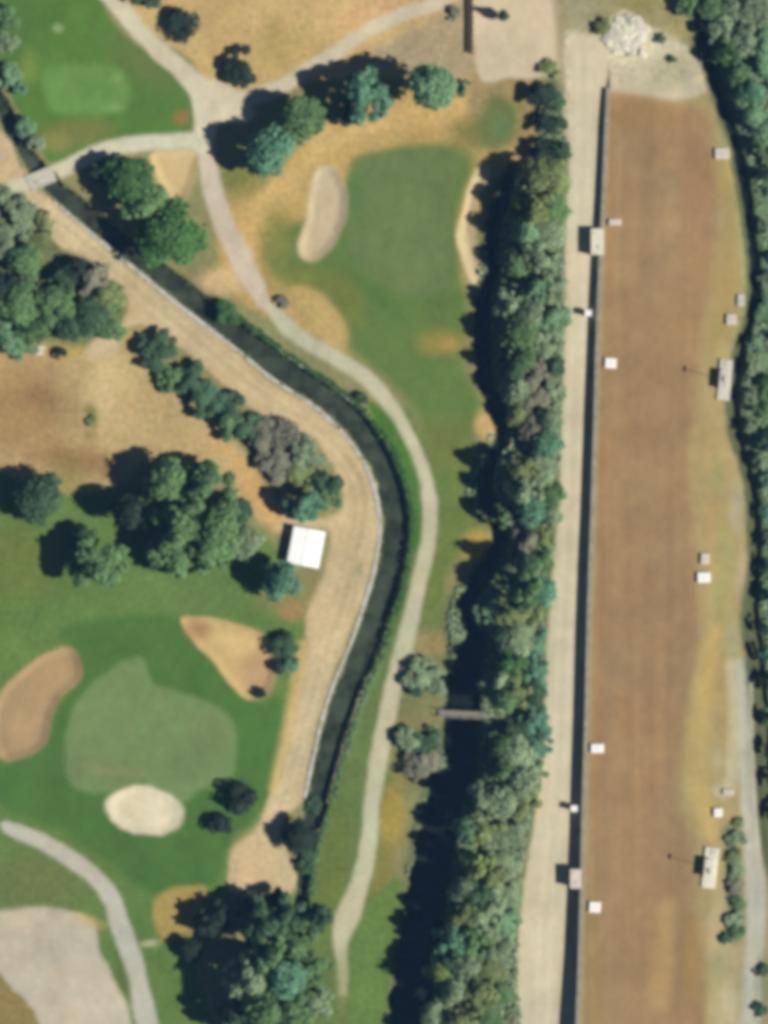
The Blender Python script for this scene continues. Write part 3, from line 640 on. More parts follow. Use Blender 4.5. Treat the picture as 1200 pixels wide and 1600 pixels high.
# ------------------------------------------------------------------ rubble pile
def rubble(px, py, label, n, rx, ry, hh, sz, group=None):
    x, y = W(px, py); t = thing('rubble_pile', label, 'rubble', (x, y, hz(px, py)), 0, group)
    for k in range(n):
        r_ = math.sqrt(R.random()); a = R.uniform(0, 6.28); u, v = r_*math.cos(a)*rx, r_*math.sin(a)*ry
        s = R.uniform(*sz); b = bmesh.new()
        for q in bmesh.ops.create_icosphere(b, subdivisions=1, radius=.5)['verts']:
            q.co = Vector((q.co.x*s*R.uniform(.8, 1.5), q.co.y*s*R.uniform(.8, 1.4), q.co.z*s*R.uniform(.16, .34)))
        b.transform(Matrix.Rotation(R.uniform(0, 6), 4, 'Z') @ Matrix.Rotation(R.uniform(-.4, .4), 4, 'X'))
        me = bpy.data.meshes.new('chunk'); b.to_mesh(me); b.free()
        link('chunk', me, M[R.choice(['cream', 'cream', 'concrete_light'])], t, (u, v, hh*(1-r_)+.1))
rubble(980, 55, 'large heap of broken cream concrete at the top of the road', 60, 3.1, 2.8, .3, (.9, 2.4))
rubble(1003, 84, 'small cream concrete lump below the large heap, on the right', 8, .7, .6, .4, (.5, .9))
rubble(964, 79, 'small cream concrete lump below the large heap, on the left', 8, .9, .5, .3, (.5, .8))
rubble(62, 546, 'small pale heap of stones at the top of the waste ground', 10, .7, .7, .4, (.4, .8))
rubble(590, 994, 'grey stones breaking the surface of the canal at its lower bend', 9, .8, .9, .25, (.5, .9))

# ------------------------------------------------------------------ timber fence at the gravel lot
def fence():
    x, y = W(738, 0); t = thing('timber_fence', 'dark timber board fence along the left side of the gravel lot', 'fence', (x, y, 0))
    y0, y1 = 8.3, -8.4
    n = 18
    for k in range(n+1):
        yy = y0+(y1-y0)*k/n; xx = .012*(yy)**2*.08
        MB().box((xx, yy, .55), (.14, .14, 1.5), bev=.02).out('post', M['wood'], t)
    pl = None
    for k in range(n):
        a = y0+(y1-y0)*k/n; b = y0+(y1-y0)*(k+1)/n; c = (a+b)/2; xx = .012*c*c*.08
        for zz in (.3, .62, .94, 1.2):
            if pl is None: pl = MB().box((0, 0, 0), (.04, abs(b-a)-.02, .24)).out('board', M['wood'], t); o = pl
            else: o = bpy.data.objects.new('board', pl.data); COL.objects.link(o); o.parent = t
            o.location = (xx+.1, c, zz)
fence()

# ------------------------------------------------------------------ footbridge, canal bridge
def footbridge():
    x, y = W(722, 1116); z = .1
    t = thing('footbridge', 'narrow weathered footbridge across the shaded creek between path and tree row', 'bridge', (x, y, z), math.radians(-3))
    L = 7.4; pl = None; n = 26
    for k in range(n):
        xx = -L/2+L*(k+.5)/n
        if pl is None: pl = MB().box((0, 0, 0), (L/n-.03, 1.1, .06)).out('plank', M['grey_wood'], t); o = pl
        else: o = bpy.data.objects.new('plank', pl.data); COL.objects.link(o); o.parent = t
        o.location = (xx, R.uniform(-.03, .03), .24)
    for s in (-1, 1):
        MB().box((0, s*.4, .1), (L, .14, .2)).out('beam', M['wood'], t)
        r = MB().box((0, s*.52, 1.1), (L, .07, .07)).out('handrail', M['grey_wood'], t)
        for k in range(5): MB().box((-L/2+.1+(L-.2)*k/4, s*.52, .68), (.08, .08, .78)).out('rail_post', M['wood'], r)
footbridge()
def canal_bridge():
    x, y = W(64, 279); t = thing('canal_bridge', 'flat pale concrete bridge carrying the cart path over the canal', 'bridge', (x, y, 0), math.radians(22))
    MB().box((0, 0, -.04), (4.4, 2.3, .34), bev=.03).out('deck', M['path_concrete'], t)
    for s in (-1, 1): MB().box((0, s*1.22, .02), (4.4, .13, .4), bev=.02).out('parapet', M['path_concrete'], t)
    for s in (-1, 1): MB().box((s*1.9, 0, -.9), (.5, 2.2, 1.38)).out('abutment', M['concrete'], t)
canal_bridge()

# ------------------------------------------------------------------ trees
def crown_mesh(name, seed, kind):
    r = np.random.RandomState(seed)
    lobes = []
    if kind == 'round':
        lobes.append((0, 0, .60, .66, .30))
        for k in range(r.randint(9, 13)):
            a = r.uniform(0, 6.28); q = r.uniform(.35, .70); s = r.uniform(.26, .42)
            lobes.append((q*math.cos(a), q*math.sin(a), .80-.55*q*q+r.uniform(-.10, .02), s, s*.36))
        for k in range(4):
            a = r.uniform(0, 6.28); q = r.uniform(.05, .3); s = r.uniform(.28, .4)
            lobes.append((q*math.cos(a), q*math.sin(a), r.uniform(.76, .82), s, s*.34))
        n = 2300
    elif kind == 'loose':
        for k in range(r.randint(20, 27)):
            a = r.uniform(0, 6.28); q = .95*r.rand()**.62; s = r.uniform(.14, .30)
            lobes.append((q*math.cos(a), q*math.sin(a), .82-.50*q*q+r.uniform(-.16, .06), s, s*.5))
        n = 2200
    elif kind == 'tall':
        for k in range(10):
            h = .25+.68*k/9; q = .62*(1-abs(h-.45)*1.3); s = max(.16, q*.85)
            for a in np.arange(3)*2.1+r.uniform(0, 6): lobes.append((q*.55*math.cos(a), q*.55*math.sin(a), h+r.uniform(-.03, .03), s, .10))
        n = 1700
    else:
        for k in range(r.randint(9, 13)):
            a = r.uniform(0, 6.28); q = r.uniform(0, .66)**.8; s = r.uniform(.26, .46)
            lobes.append((q*math.cos(a), q*math.sin(a), r.uniform(.3, .68), s, r.uniform(.22, .34)))
        n = 1100
    V = np.zeros((n, 4, 3)); lf = np.zeros(n)
    wts = np.array([l[3]**2 for l in lobes]); wts /= wts.sum()
    lobv = r.uniform(.2, .8, len(lobes))
    for i in range(n):
        k = r.choice(len(lobes), p=wts); lx, ly, lz, lr, lh = lobes[k]
        d = r.normal(size=3); d /= np.linalg.norm(d)+1e-9
        if d[2] < -.35: d[2] *= -1
        q = r.uniform(.55, 1.0)+.32*r.rand()**3
        c = np.array((lx+d[0]*lr*q, ly+d[1]*lr*q, lz+d[2]*lh*q))
        nn = d*.8+np.array((0, 0, .75))+r.normal(size=3)*.35; nn /= np.linalg.norm(nn)
        t = np.cross(nn, r.normal(size=3)); t /= np.linalg.norm(t); u = np.cross(nn, t)
        s = r.uniform(.04, .092)
        for m_, (a, b) in enumerate(((-1, -.7), (1, -.6), (.9, .7), (-.8, .8))):
            V[i, m_] = c+t*a*s+u*b*s*np.array((1, 1, .5))
        lf[i] = np.clip(lobv[k]*.7+r.uniform(0, .3), 0, 1)
    me = bpy.data.meshes.new(name)
    me.from_pydata(V.reshape(-1, 3).tolist(), [], np.arange(n*4).reshape(n, 4).tolist())
    at = me.attributes.new('leaf', 'FLOAT', 'POINT'); at.data.foreach_set('value', np.repeat(lf, 4).astype(np.float32))
    me.materials.append(LEAF['green']); return me
def trunk_mesh(name, seed, shrub):
    r = random.Random(seed); b = MB()
    if shrub:
        for k in range(5):
            a = r.uniform(0, 6.28); b.tube((.08*math.cos(a), .08*math.sin(a), -.1), (.5*math.cos(a), .5*math.sin(a), .5), .06, .025, 6)
    else:
        p = [Vector((0, 0, -.06)), Vector((r.uniform(-.03, .03), r.uniform(-.03, .03), .18)), Vector((r.uniform(-.06, .06), r.uniform(-.06, .06), .42)), Vector((r.uniform(-.1, .1), r.uniform(-.1, .1), .68))]
        rr = [.105, .08, .06, .03]
        for i in range(3): b.tube(p[i], p[i+1], rr[i], rr[i+1], 8)
        for k in range(5):
            a = k*1.26+r.uniform(-.3, .3); o = p[1].lerp(p[2], r.random()); L = r.uniform(.4, .65)
            b.tube(o, o+Vector((L*math.cos(a), L*math.sin(a), r.uniform(.15, .28))), .042, .014, 6)
    bmesh.ops.recalc_face_normals(b.b, faces=b.b.faces)
    me = bpy.data.meshes.new(name); b.b.to_mesh(me); b.b.free(); me.materials.append(M['bark']); return me
CR = {k: [crown_mesh('crown', 100*j+i, k) for i in range(6)] for j, k in enumerate(('round', 'tall', 'shrub', 'loose'), 1)}
TR = [trunk_mesh('trunk', i, False) for i in range(4)]; ST = [trunk_mesh('stem', i, True) for i in range(3)]
USED = {}
def tree(px, py, r, tint, place, h=None, kind='round', group=None, noun=None):
    shrub = kind == 'shrub'
    h = h if h else (r*.1*(1.5 if shrub else 2.6))
    zc = h*.6; k = 1-zc/CAM_H                     # the map gives where the crown is seen from the air
    qx, qy = 600+(px-600)*k, 800+(py-800)*k
    noun = noun or ('shrub' if shrub else 'tree')
    label = f'{TINTW[tint]} {noun} {place}'
    USED[label] = USED.get(label, 0)+1
    t = thing('shrub' if shrub else 'tree', label, 'shrub' if shrub else 'tree', (*W(qx, qy), hz(qx, qy)), R.uniform(0, 6.28), group)
    s = r*.1*R.uniform(.98, 1.06)*(1.14 if shrub else 1.06); t.scale = (s, s*R.uniform(.94, 1.06), h)
    ck = 'loose' if kind in ('round', 'shrub') and R.random() < (.65 if group and ('row' in group or 'bank' in group or 'scrub' in group or 'hedge' in group or 'wood' in group) else .35) else kind
    c = bpy.data.objects.new('crown', R.choice(CR[ck])); COL.objects.link(c); c.parent = t
    c.material_slots[0].link = 'OBJECT'; c.material_slots[0].material = LEAF[tint]
    st = bpy.data.objects.new('stem' if shrub else 'trunk', R.choice(ST if shrub else TR)); COL.objects.link(st); st.parent = t
    return t

# copse by the path junction
g = 'trees by the path junction'
tree(426, 234, 40, 'blue', 'nearest the junction, above the tan rough', 8.6, group=g)
tree(470, 185, 42, 'green', 'between two blue-green trees by the path junction', 7.2, group=g)
tree(566, 150, 40, 'blue', 'in the middle of the copse above the upper green', 9, group=g)
tree(543, 168, 24, 'dark', 'tucked under the middle tree of the upper copse', 5, group=g)
tree(677, 134, 44, 'pale', 'largest and last of the copse, beside the gravel lot fence', 11.5, group=g)
tree(725, 138, 12, 'blue', 'small and low, right beside the big pale copse tree', 2.2, 'shrub')
tree(285, 36, 26, 'black', 'alone on dry grass, right of the top cart path', 2.6, 'shrub', 'lone shrubs on the top dry grass')
tree(380, 103, 26, 'black', 'on dry grass just above the path junction', 2.8, 'shrub', 'lone shrubs on the top dry grass')
tree(233, -6, 22, 'dark', 'cut by the top edge, beside the cart path', 3, 'shrub', 'lone shrubs on the top dry grass')
tree(787, 23, 11, 'dark', 'alone on the pale gravel lot with a long thin shadow', 4.2, 'tall')
tree(707, 20, 10, 'brown', 'faint and small, just left of the timber fence', 1.0, 'shrub')
# trees over the canal
g = 'trees between the cart path and the canal'
tree(204, 284, 46, 'bright', 'under the bend of the cart path, above the canal', 6.2, group=g)
tree(262, 366, 51, 'bright', 'broadest by the canal, left of the pinkish path', 7.5, group=g)
tree(230, 328, 40, 'green', 'squeezed between the two bright canal trees', 7, group=g)
tree(165, 268, 26, 'dark', 'at the canal bridge end of the bright trees', 3.4, group=g)
tree(358, 488, 20, 'bright', 'low, overhanging the canal below the pinkish path', 2.4, 'shrub')
# left margin above the bridge
g = 'shrubs along the canal above the bridge'
for (x, y, r, t_, p) in [(6, 30, 22, 'green', 'topmost on the left margin by the fairway'), (8, 70, 20, 'grey', 'left of the fairway, second from the top margin'), (10, 116, 18, 'pale', 'left of the tee box on the canal bank'),
                        (26, 140, 14, 'blue', 'right of the pale one by the tee box'), (40, 197, 16, 'pale', 'on the canal bank above the bridge'), (55, 222, 13, 'grey', 'closest to the bridge on the canal bank')]:
    tree(x, y, r, t_, p, None, 'shrub', g)
# scrub wood left of the dirt road
g = 'scrub wood left of the dirt road'
for (x, y, r, t_, h, p) in [(10, 300, 18, 'grey', 2.4, 'just below the bridge road at the left margin'), (28, 335, 24, 'grey', 2, 'in the upper scrub below the bridge'), (58, 372, 22, 'olive', 1.8, 'thin, beside the upper dirt road'),
                           (14, 380, 26, 'grey', 2.4, 'at the left margin of the upper scrub'), (70, 345, 14, 'olive', 1.8, 'smallest, at the road corner near the bridge'), (40, 410, 28, 'green', 4, 'in the middle of the left scrub'),
                           (115, 418, 22, 'black', 3.5, 'dark topped beside the dirt road bend'), (96, 436, 22, 'dark', 4, 'left of the dark topped scrub by the road'), (145, 440, 24, 'brown', 3, 'half bare, touching the dirt road bend'),
                           (170, 465, 26, 'olive', 3.4, 'nearest to the dirt road bend'), (75, 470, 38, 'green', 5.5, 'widest of the left scrub wood'), (30, 470, 34, 'green', 5.5, 'second widest, near the left margin'),
                           (6, 455, 26, 'black', 5, 'cut by the left margin in the scrub wood'), (140, 498, 30, 'dark', 4, 'at the lower right corner of the scrub'), (112, 505, 24, 'dark', 4, 'shaded, near the lower edge of the scrub'),
                           (178, 504, 22, 'green', 3, 'at the fork of the dirt road'), (55, 512, 28, 'green', 4, 'above the pale stones of the waste ground'), (12, 530, 28, 'pale', 4, 'at the left margin above the waste ground'), (34, 540, 18, 'pale', 2.5, 'small, left of the pale stones')]:
    tree(x, y, r, t_, p, h, 'round' if h > 3.9 else 'shrub', g)
tree(93, 552, 9, 'black', 'tiny, on the waste ground right of the pale stones', 1.2, 'shrub')
tree(143, 655, 9, 'olive', 'tiny weed, alone in the middle of the waste ground', .7, 'shrub')
# hedge between the dirt road and the waste ground
g = 'hedge between dirt road and waste ground'
for (x, y, r, t_, p) in [(246, 546, 30, 'dark', 'at the upper end of the diagonal hedge, largest and roundest'), (272, 588, 24, 'green', 'second from the upper end of the diagonal hedge'), (298, 596, 24, 'dark', 'third from the upper end of the diagonal hedge'),
                         (316, 626, 26, 'dark', 'fourth in the diagonal hedge, on its lower side'), (340, 622, 24, 'blue', 'fifth in the diagonal hedge, on its road side'), (362, 640, 24, 'dark', 'in the middle of the diagonal hedge, by the road'),
                         (358, 664, 22, 'green', 'on the lower side of the diagonal hedge, near its middle'), (386, 672, 24, 'dark', 'just before the grey shrubs of the diagonal hedge'), (414, 684, 28, 'brown', 'first of the grey shrubs in the diagonal hedge'),
                         (446, 682, 26, 'brown', 'half bare, on the road side at the hedge bend'), (436, 716, 30, 'brown', 'half bare, on the lot side at the hedge bend'), (472, 712, 28, 'grey', 'inside the road bend, above the blue-green tree'),
                         (466, 744, 26, 'olive', 'over the blue-green tree near the shed'), (506, 755, 24, 'dark', 'inside the bend of the dirt road'), (512, 784, 20, 'green', 'at the lower corner of the road bend')]:
    tree(x, y, r, t_, p, R.uniform(2.6, 3.6), 'shrub', g)
tree(472, 786, 27, 'blue', 'above the white shed with a dark shadow on its left', 6, group='trees round the white shed')
tree(440, 906, 31, 'blue', 'touching the lower left corner of the white shed', 7, group='trees round the white shed')
# trees above the lower golf hole
g = 'trees above the lower golf hole'
for (x, y, r, t_, h, p) in [(62, 776, 46, 'dark', 6.5, 'standing alone at the left above the lower hole'), (152, 880, 46, 'green', 8, 'standing on the fairway below the big clump'), (128, 838, 18, 'dark', 4, 'small, on top of the lone fairway tree'),
                           (262, 752, 42, 'green', 8, 'topmost in the big clump'), (320, 765, 42, 'green', 9, 'at the upper right of the big clump'), (200, 800, 30, 'black', 8, 'darkest, at the left of the big clump'),
                           (280, 812, 44, 'green', 11, 'in the centre of the big clump'), (340, 826, 44, 'green', 9, 'right of centre in the big clump'), (272, 856, 40, 'green', 7.5, 'lowest of the big clump'),
                           (320, 862, 36, 'green', 8, 'at the lower right of the big clump'), (378, 848, 32, 'grey', 6, 'at the right end of the big clump, near the shed'), (372, 800, 26, 'dark', 5, 'on the right rim of the big clump, below the tan track')]:
    tree(x, y, r, t_, p, h, 'round', g)
for (x, y, r, t_, h, p) in [(446, 1008, 20, 'dark', 2.4, 'between the right bunker and the dirt road'), (432, 1042, 12, 'black', 1.6, 'small, on the right rim of the right bunker'), (411, 1085, 10, 'black', 1.2, 'tiny, on the lower lip of the right bunker'), (455, 1036, 14, 'blue', 1.6, 'small, beside the dirt road near the right bunker')]:
    tree(x, y, r, t_, p, h, 'shrub', 'shrubs by the right bunker')
tree(388, 1246, 27, 'black', 'larger of two right of the cream bunker', 3.4, 'shrub', 'dark pair by the cream bunker')
tree(345, 1288, 17, 'black', 'smaller of two right of the cream bunker', 2.4, 'shrub', 'dark pair by the cream bunker')
tree(466, 1308, 25, 'black', 'overhanging the lower canal end by the road', 4.5, 'round', 'trees at the lower canal end')
tree(488, 1262, 15, 'dark', 'small, on the canal above the dark overhanging tree', 2.2, 'shrub', 'trees at the lower canal end')
tree(480, 1350, 18, 'dark', 'small, on the canal below the dark overhanging tree', 2.6, 'shrub', 'trees at the lower canal end')
# bottom wood
g = 'wood at the lower end of the canal'
for (x, y, r, t_, h, p) in [(300, 1484, 22, 'black', 3, 'at the left tip of the bottom wood'), (335, 1436, 30, 'black', 5, 'at the upper left of the bottom wood, by the dry patch'), (392, 1408, 22, 'dark', 4, 'at the top of the bottom wood, by the dirt road end'),
                           (430, 1412, 20, 'black', 4, 'at the dirt road end, right of the topmost'), (446, 1432, 30, 'dark', 7, 'in the upper right of the bottom wood'), (404, 1446, 34, 'dark', 9, 'in the upper middle of the bottom wood'),
                           (464, 1474, 34, 'green', 8, 'on the right rim of the bottom wood, upper one'), (418, 1494, 38, 'green', 11, 'large, in the very middle of the bottom wood'), (390, 1530, 34, 'grey', 11, 'left of the middle in the bottom wood'),
                           (446, 1530, 36, 'blue', 10, 'right of the middle in the bottom wood'), (488, 1516, 28, 'green', 6, 'on the right rim of the bottom wood, beside the thin path'), (410, 1576, 36, 'green', 11, 'large, low in the bottom wood'),
                           (460, 1580, 34, 'green', 9, 'near the bottom edge, right of the large one'), (496, 1570, 26, 'grey', 5, 'closest to the thin end of the cart path'), (366, 1592, 30, 'dark', 8, 'near the bottom edge at the left of the wood'), (430, 1622, 34, 'blue', 10, 'cut by the bottom edge of the photo'), (500, 1436, 22, 'dark', 4, 'between the canal end and the cart path bend')]:
    tree(x, y, r, t_, p, h, 'round', g)
# scrub between the path and the added dark channel
g = 'scrub between cart path and creek'
for (x, y, r, t_, p) in [(662, 1056, 24, 'grey', 'right of the cart path, topmost of the creek scrub'), (648, 1072, 14, 'dark', 'dark spot beside the cart path'), (640, 1156, 20, 'grey', 'nearest to the cart path below the footbridge'), (668, 1158, 22, 'dark', 'in the middle of the creek scrub below the footbridge'),
                         (690, 1184, 22, 'grey', 'on the creek edge below the footbridge'), (656, 1196, 24, 'brown', 'lowest of the creek scrub, above the mustard patch'), (688, 1066, 16, 'grey', 'between the topmost scrub and the creek')]:
    tree(x, y, r, t_, p, R.uniform(1.6, 2.4), 'shrub', g)

# ---- the long row between the fairway and the beige road
LAND = [(195, 'the oval tee'), (379, 'the upper wall hut'), (568, 'the square vent'), (855, 'the white shed'), (1118, 'the footbridge'), (1371, 'the lower wall hut')]
ROW = [  # x, y, r, tint, height, file (0 shade side, 1 middle, 2 road side)
    (858, 110, 12, 'olive', 1.2, 1), (846, 148, 20, 'black', 3, 0), (868, 152, 14, 'dark', 2.5, 2), (850, 196, 15, 'black', 2.4, 0), (872, 196, 11, 'dark', 2, 2), (848, 238, 18, 'black', 3.2, 0), (876, 236, 13, 'dark', 2.5, 2),
    (832, 278, 28, 'olive', 7.0, 0), (862, 276, 26, 'olive', 7, 2), (828, 322, 30, 'olive', 7.5, 0), (862, 322, 26, 'green', 7, 2), (814, 362, 26, 'pale', 6.5, 0), (852, 366, 28, 'grey', 8, 2),
    (800, 408, 30, 'green', 9, 0), (842, 402, 26, 'grey', 7, 1), (866, 412, 16, 'grey', 5, 2), (862, 450, 22, 'grey', 7, 2), (834, 454, 18, 'pale', 7, 1), (794, 474, 24, 'grey', 8, 0), (826, 490, 24, 'grey', 8, 1), (862, 492, 26, 'pale', 8, 2),
    (802, 524, 30, 'green', 9, 0), (848, 532, 26, 'grey', 8, 2), (820, 560, 18, 'green', 7, 1), (796, 574, 20, 'dark', 10, 0), (864, 572, 16, 'dark', 4, 2), (838, 590, 24, 'brown', 4, 1), (798, 606, 28, 'grey', 8.5, 0), (864, 616, 16, 'grey', 3, 2), (836, 626, 20, 'brown', 3.5, 1),
    (800, 648, 20, 'olive', 5, 0), (826, 668, 18, 'brown', 4, 1), (860, 656, 20, 'grey', 5, 2), (854, 694, 24, 'blue', 6, 2), (806, 738, 24, 'olive', 9.5, 0), (846, 736, 28, 'grey', 8, 2), (814, 770, 26, 'grey', 9.5, 0), (860, 776, 22, 'green', 7, 2),
    (780, 804, 18, 'green', 6, 0), (828, 800, 26, 'blue', 7, 1), (862, 806, 18, 'grey', 6, 2), (818, 842, 22, 'brown', 6, 0), (850, 838, 18, 'olive', 5, 2), (846, 872, 20, 'green', 6, 2), (814, 882, 22, 'dark', 8, 0), (812, 922, 28, 'green', 10.5, 0), (846, 926, 24, 'blue', 7, 2),
    (760, 956, 24, 'pale', 7, 0), (796, 956, 24, 'olive', 10, 1), (834, 962, 26, 'olive', 7, 2), (776, 992, 18, 'dark', 6, 0), (804, 1002, 28, 'grey', 8, 1), (838, 1006, 20, 'blue', 6, 2), (798, 1040, 26, 'bright', 8, 1), (834, 1050, 22, 'blue', 6, 2),
    (770, 1064, 26, 'grey', 9.5, 0), (804, 1080, 24, 'olive', 7, 1), (834, 1084, 20, 'dark', 5, 2), (778, 1092, 20, 'green', 8, 0), (836, 1126, 20, 'blue', 3, 2), (806, 1146, 20, 'dark', 3.2, 1), (776, 1166, 22, 'green', 8.5, 0), (808, 1176, 28, 'grey', 9, 1), (836, 1164, 22, 'blue', 6, 2),
    (778, 1208, 28, 'green', 9.5, 0), (816, 1220, 28, 'grey', 8, 1), (836, 1208, 18, 'green', 6, 2), (744, 1254, 28, 'grey', 11, 0), (784, 1252, 28, 'grey', 9, 1), (820, 1262, 22, 'olive', 6, 2), (722, 1296, 24, 'pale', 11, 0), (758, 1296, 28, 'olive', 10, 1), (798, 1298, 26, 'grey', 8, 2),
    (742, 1346, 24, 'yellow', 10.5, 0), (786, 1340, 28, 'grey', 8, 2), (766, 1366, 20, 'olive', 8, 1), (718, 1394, 22, 'grey', 10.5, 0), (746, 1402, 24, 'dark', 10, 1), (782, 1392, 28, 'grey', 8, 2), (712, 1434, 24, 'olive', 10.5, 0), (752, 1436, 26, 'grey', 9, 1), (786, 1442, 26, 'pale', 7, 2),
    (698, 1470, 26, 'blue', 11, 0), (738, 1476, 26, 'green', 9, 1), (778, 1484, 26, 'grey', 7, 2), (690, 1506, 18, 'dark', 9, 0), (724, 1508, 24, 'grey', 9, 1), (764, 1516, 24, 'olive', 6, 2), (678, 1518, 22, 'yellow', 8, 0), (700, 1548, 26, 'grey', 10.5, 0), (742, 1552, 28, 'olive', 8, 1), (782, 1556, 20, 'green', 5, 2),
    (670, 1584, 24, 'grey', 9, 0), (714, 1592, 28, 'olive', 9, 1), (756, 1594, 28, 'green', 7, 2), (692, 1630, 28, 'green', 10, 0), (740, 1634, 26, 'olive', 9, 1)]
TIP_Y = [230, 280, 325, 360, 400, 430, 460, 510, 540, 560, 600, 630, 670, 700, 740, 770, 810, 840, 860, 895, 925, 960, 980, 1010, 1040, 1080, 1130, 1160, 1195, 1220, 1280, 1330, 1380, 1430, 1480, 1530, 1600]
TIP_X = [755, 748, 738, 736, 742, 735, 722, 724, 728, 712, 732, 752, 735, 706, 712, 710, 758, 752, 720, 680, 688, 718, 732, 700, 688, 688, 700, 715, 690, 645, 638, 636, 626, 613, 603, 598, 596]
def row_h(x, y, r, h, f_):
    if h < 5: return h
    t_ = (x-.55*r+3-float(np.interp(y-20, TIP_Y, TIP_X)))/11.2
    t_ += ((x*13+y*7) % 11-4)*.22
    return (max(4.2, min(10.0, t_)), max(4.2, min(7.4, t_-.6)), (2.5 if y > 1150 else 4.2)+.04*h)[f_]
SIDE = ['shade side', 'middle', 'road side']
ORD = ['nearest', 'second', 'third', 'fourth', 'fifth', 'sixth', 'seventh', 'eighth']
rank = {}
for (x, y, r, t_, h, f_) in sorted([(q[0]+(8 if q[5] == 0 and q[1] > 250 else 0), q[1], q[2]*(1.04, 1.12, 1.1)[q[5]], *q[3:]) for q in ROW], key=lambda q: min(abs(q[1]-l[0]) for l in LAND)):
    ly, ln = min(LAND, key=lambda l: abs(l[0]-y)); key = (f_, ln, y > ly)
    k = rank.get(key, 0); rank[key] = k+1
    tree(x, y, r, t_, f"on the row's {SIDE[f_]}, {ORD[k]} {'below' if y > ly else 'above'} {ln}", row_h(x, y, r, h, f_),
         'shrub' if h < 3.3 else ('tall' if (x*7+y*3) % 5 == 0 and f_ == 0 else 'round'), 'long row of trees beside the beige road')
# ---- east bank
LE = [(60, 'the cream rubble heap'), (241, 'the large cream vent'), (470, 'the narrow pale vent'), (594, 'the grey masted hut'), (888, 'the vent pair'), (1160, 'the pale track')]
EAST = [(1075, 8, 20, 'green', 4, 0), (1108, 12, 26, 'green', 5, 0), (1150, 20, 28, 'grey', 4, 0), (1188, 18, 24, 'grey', 4, 1), (1128, 48, 26, 'grey', 6, 0), (1165, 60, 26, 'grey', 6, 1), (1194, 66, 20, 'pale', 3.6, 1),
        (1136, 82, 24, 'bright', 6.5, 0), (1146, 118, 24, 'green', 6, 0), (1182, 104, 26, 'pale', 4, 1), (1166, 146, 24, 'blue', 7, 0), (1192, 150, 22, 'grey', 3.6, 1), (1168, 178, 20, 'pale', 6.5, 0), (1186, 196, 22, 'pale', 4, 1), (1178, 226, 15, 'green', 4.5, 0), (1194, 242, 18, 'grey', 4, 1),
        (1184, 270, 14, 'black', 3.2, 0), (1196, 300, 18, 'pale', 2.4, 1), (1192, 350, 16, 'grey', 3, 0), (1198, 400, 16, 'pale', 2.4, 1), (1194, 440, 16, 'grey', 3, 0),
        (1190, 490, 20, 'pale', 2.6, 0), (1172, 536, 17, 'pale', 3.6, 0), (1196, 540, 20, 'grey', 3, 1), (1166, 574, 13, 'grey', 2.6, 0), (1190, 590, 18, 'bright', 4, 1), (1166, 620, 15, 'grey', 3.4, 0), (1194, 632, 22, 'green', 4, 1), (1166, 664, 14, 'grey', 3.2, 0), (1192, 684, 22, 'dark', 5, 1),
        (1182, 722, 15, 'grey', 3.2, 0), (1198, 752, 18, 'pale', 3, 1), (1190, 800, 14, 'blue', 3, 0), (1198, 846, 16, 'grey', 3, 1), (1194, 890, 17, 'green', 4.5, 0), (1200, 930, 18, 'blue', 5, 1), (1194, 978, 14, 'dark', 4.8, 0), (1206, 1020, 18, 'blue', 5.5, 1), (1212, 1070, 18, 'dark', 5.5, 0), (1214, 1120, 18, 'green', 5.5, 1), (1216, 1170, 18, 'dark', 5.5, 0), (1220, 1220, 18, 'green', 5, 1), (1224, 1270, 18, 'dark', 4, 0)]
rank = {}
for (x, y, r, t_, h, f_) in sorted([(q[0]+(9 if 90 < q[1] < 940 else 2-(8 if q[1] > 1000 else 0)), q[1], q[2]*.88, q[3], q[4]*.85, q[5]) for q in EAST], key=lambda q: min(abs(q[1]-l[0]) for l in LE)):
    ly, ln = min(LE, key=lambda l: abs(l[0]-y)); key = (f_, ln, y > ly)
    k = rank.get(key, 0); rank[key] = k+1
    tree(x, y, r, t_, f"on the east bank's {('ditch side', 'outer side')[f_]}, {ORD[k]} {'below' if y > ly else 'above'} {ln}", h*.8, 'shrub' if h < 4 else 'round', 'trees along the east bank ditch')
g = 'shrubs along the lower pale track'
for (x, y, r, t_, p) in [(1154, 1284, 8, 'olive', 'tiny, topmost beside the lower pale track'), (1150, 1312, 13, 'grey', 'upper one right of the long beige hut'), (1146, 1334, 12, 'olive', 'second right of the long beige hut, close to the upper one'), (1151, 1358, 14, 'grey', 'directly right of the long beige hut'), (1147, 1384, 13, 'brown', 'lower one right of the long beige hut'),
                         (1152, 1408, 12, 'green', 'just below the long beige hut'), (1146, 1432, 14, 'grey', 'between the long beige hut and the broad one below'), (1148, 1458, 15, 'green', 'broadest, well below the long beige hut'), (1132, 1464, 9, 'dark', 'small, left of the broadest one'), (1188, 1512, 10, 'dark', 'right of the pale track, upper of two'), (1186, 1574, 11, 'dark', 'right of the pale track, lower of two'), (1032, 59, 8, 'dark', 'tiny, right of the rubble heap')]:
    tree(x, y, r, t_, p, .5+r*.035, 'shrub', g)
tree(944, 40, 13, 'olive', 'small, left of the cream rubble heap', 1.6, 'shrub')
tree(1050, 92, 7, 'dark', 'tiny, on the pale apron below the rubble heap', .8, 'shrub')
tree(569, 622, 10, 'dark', 'small, between the cart path and the canal bend', 1.4, 'shrub')
tree(440, 470, 10, 'brown', 'small, at the gap between the two cart paths', 1.0, 'shrub')

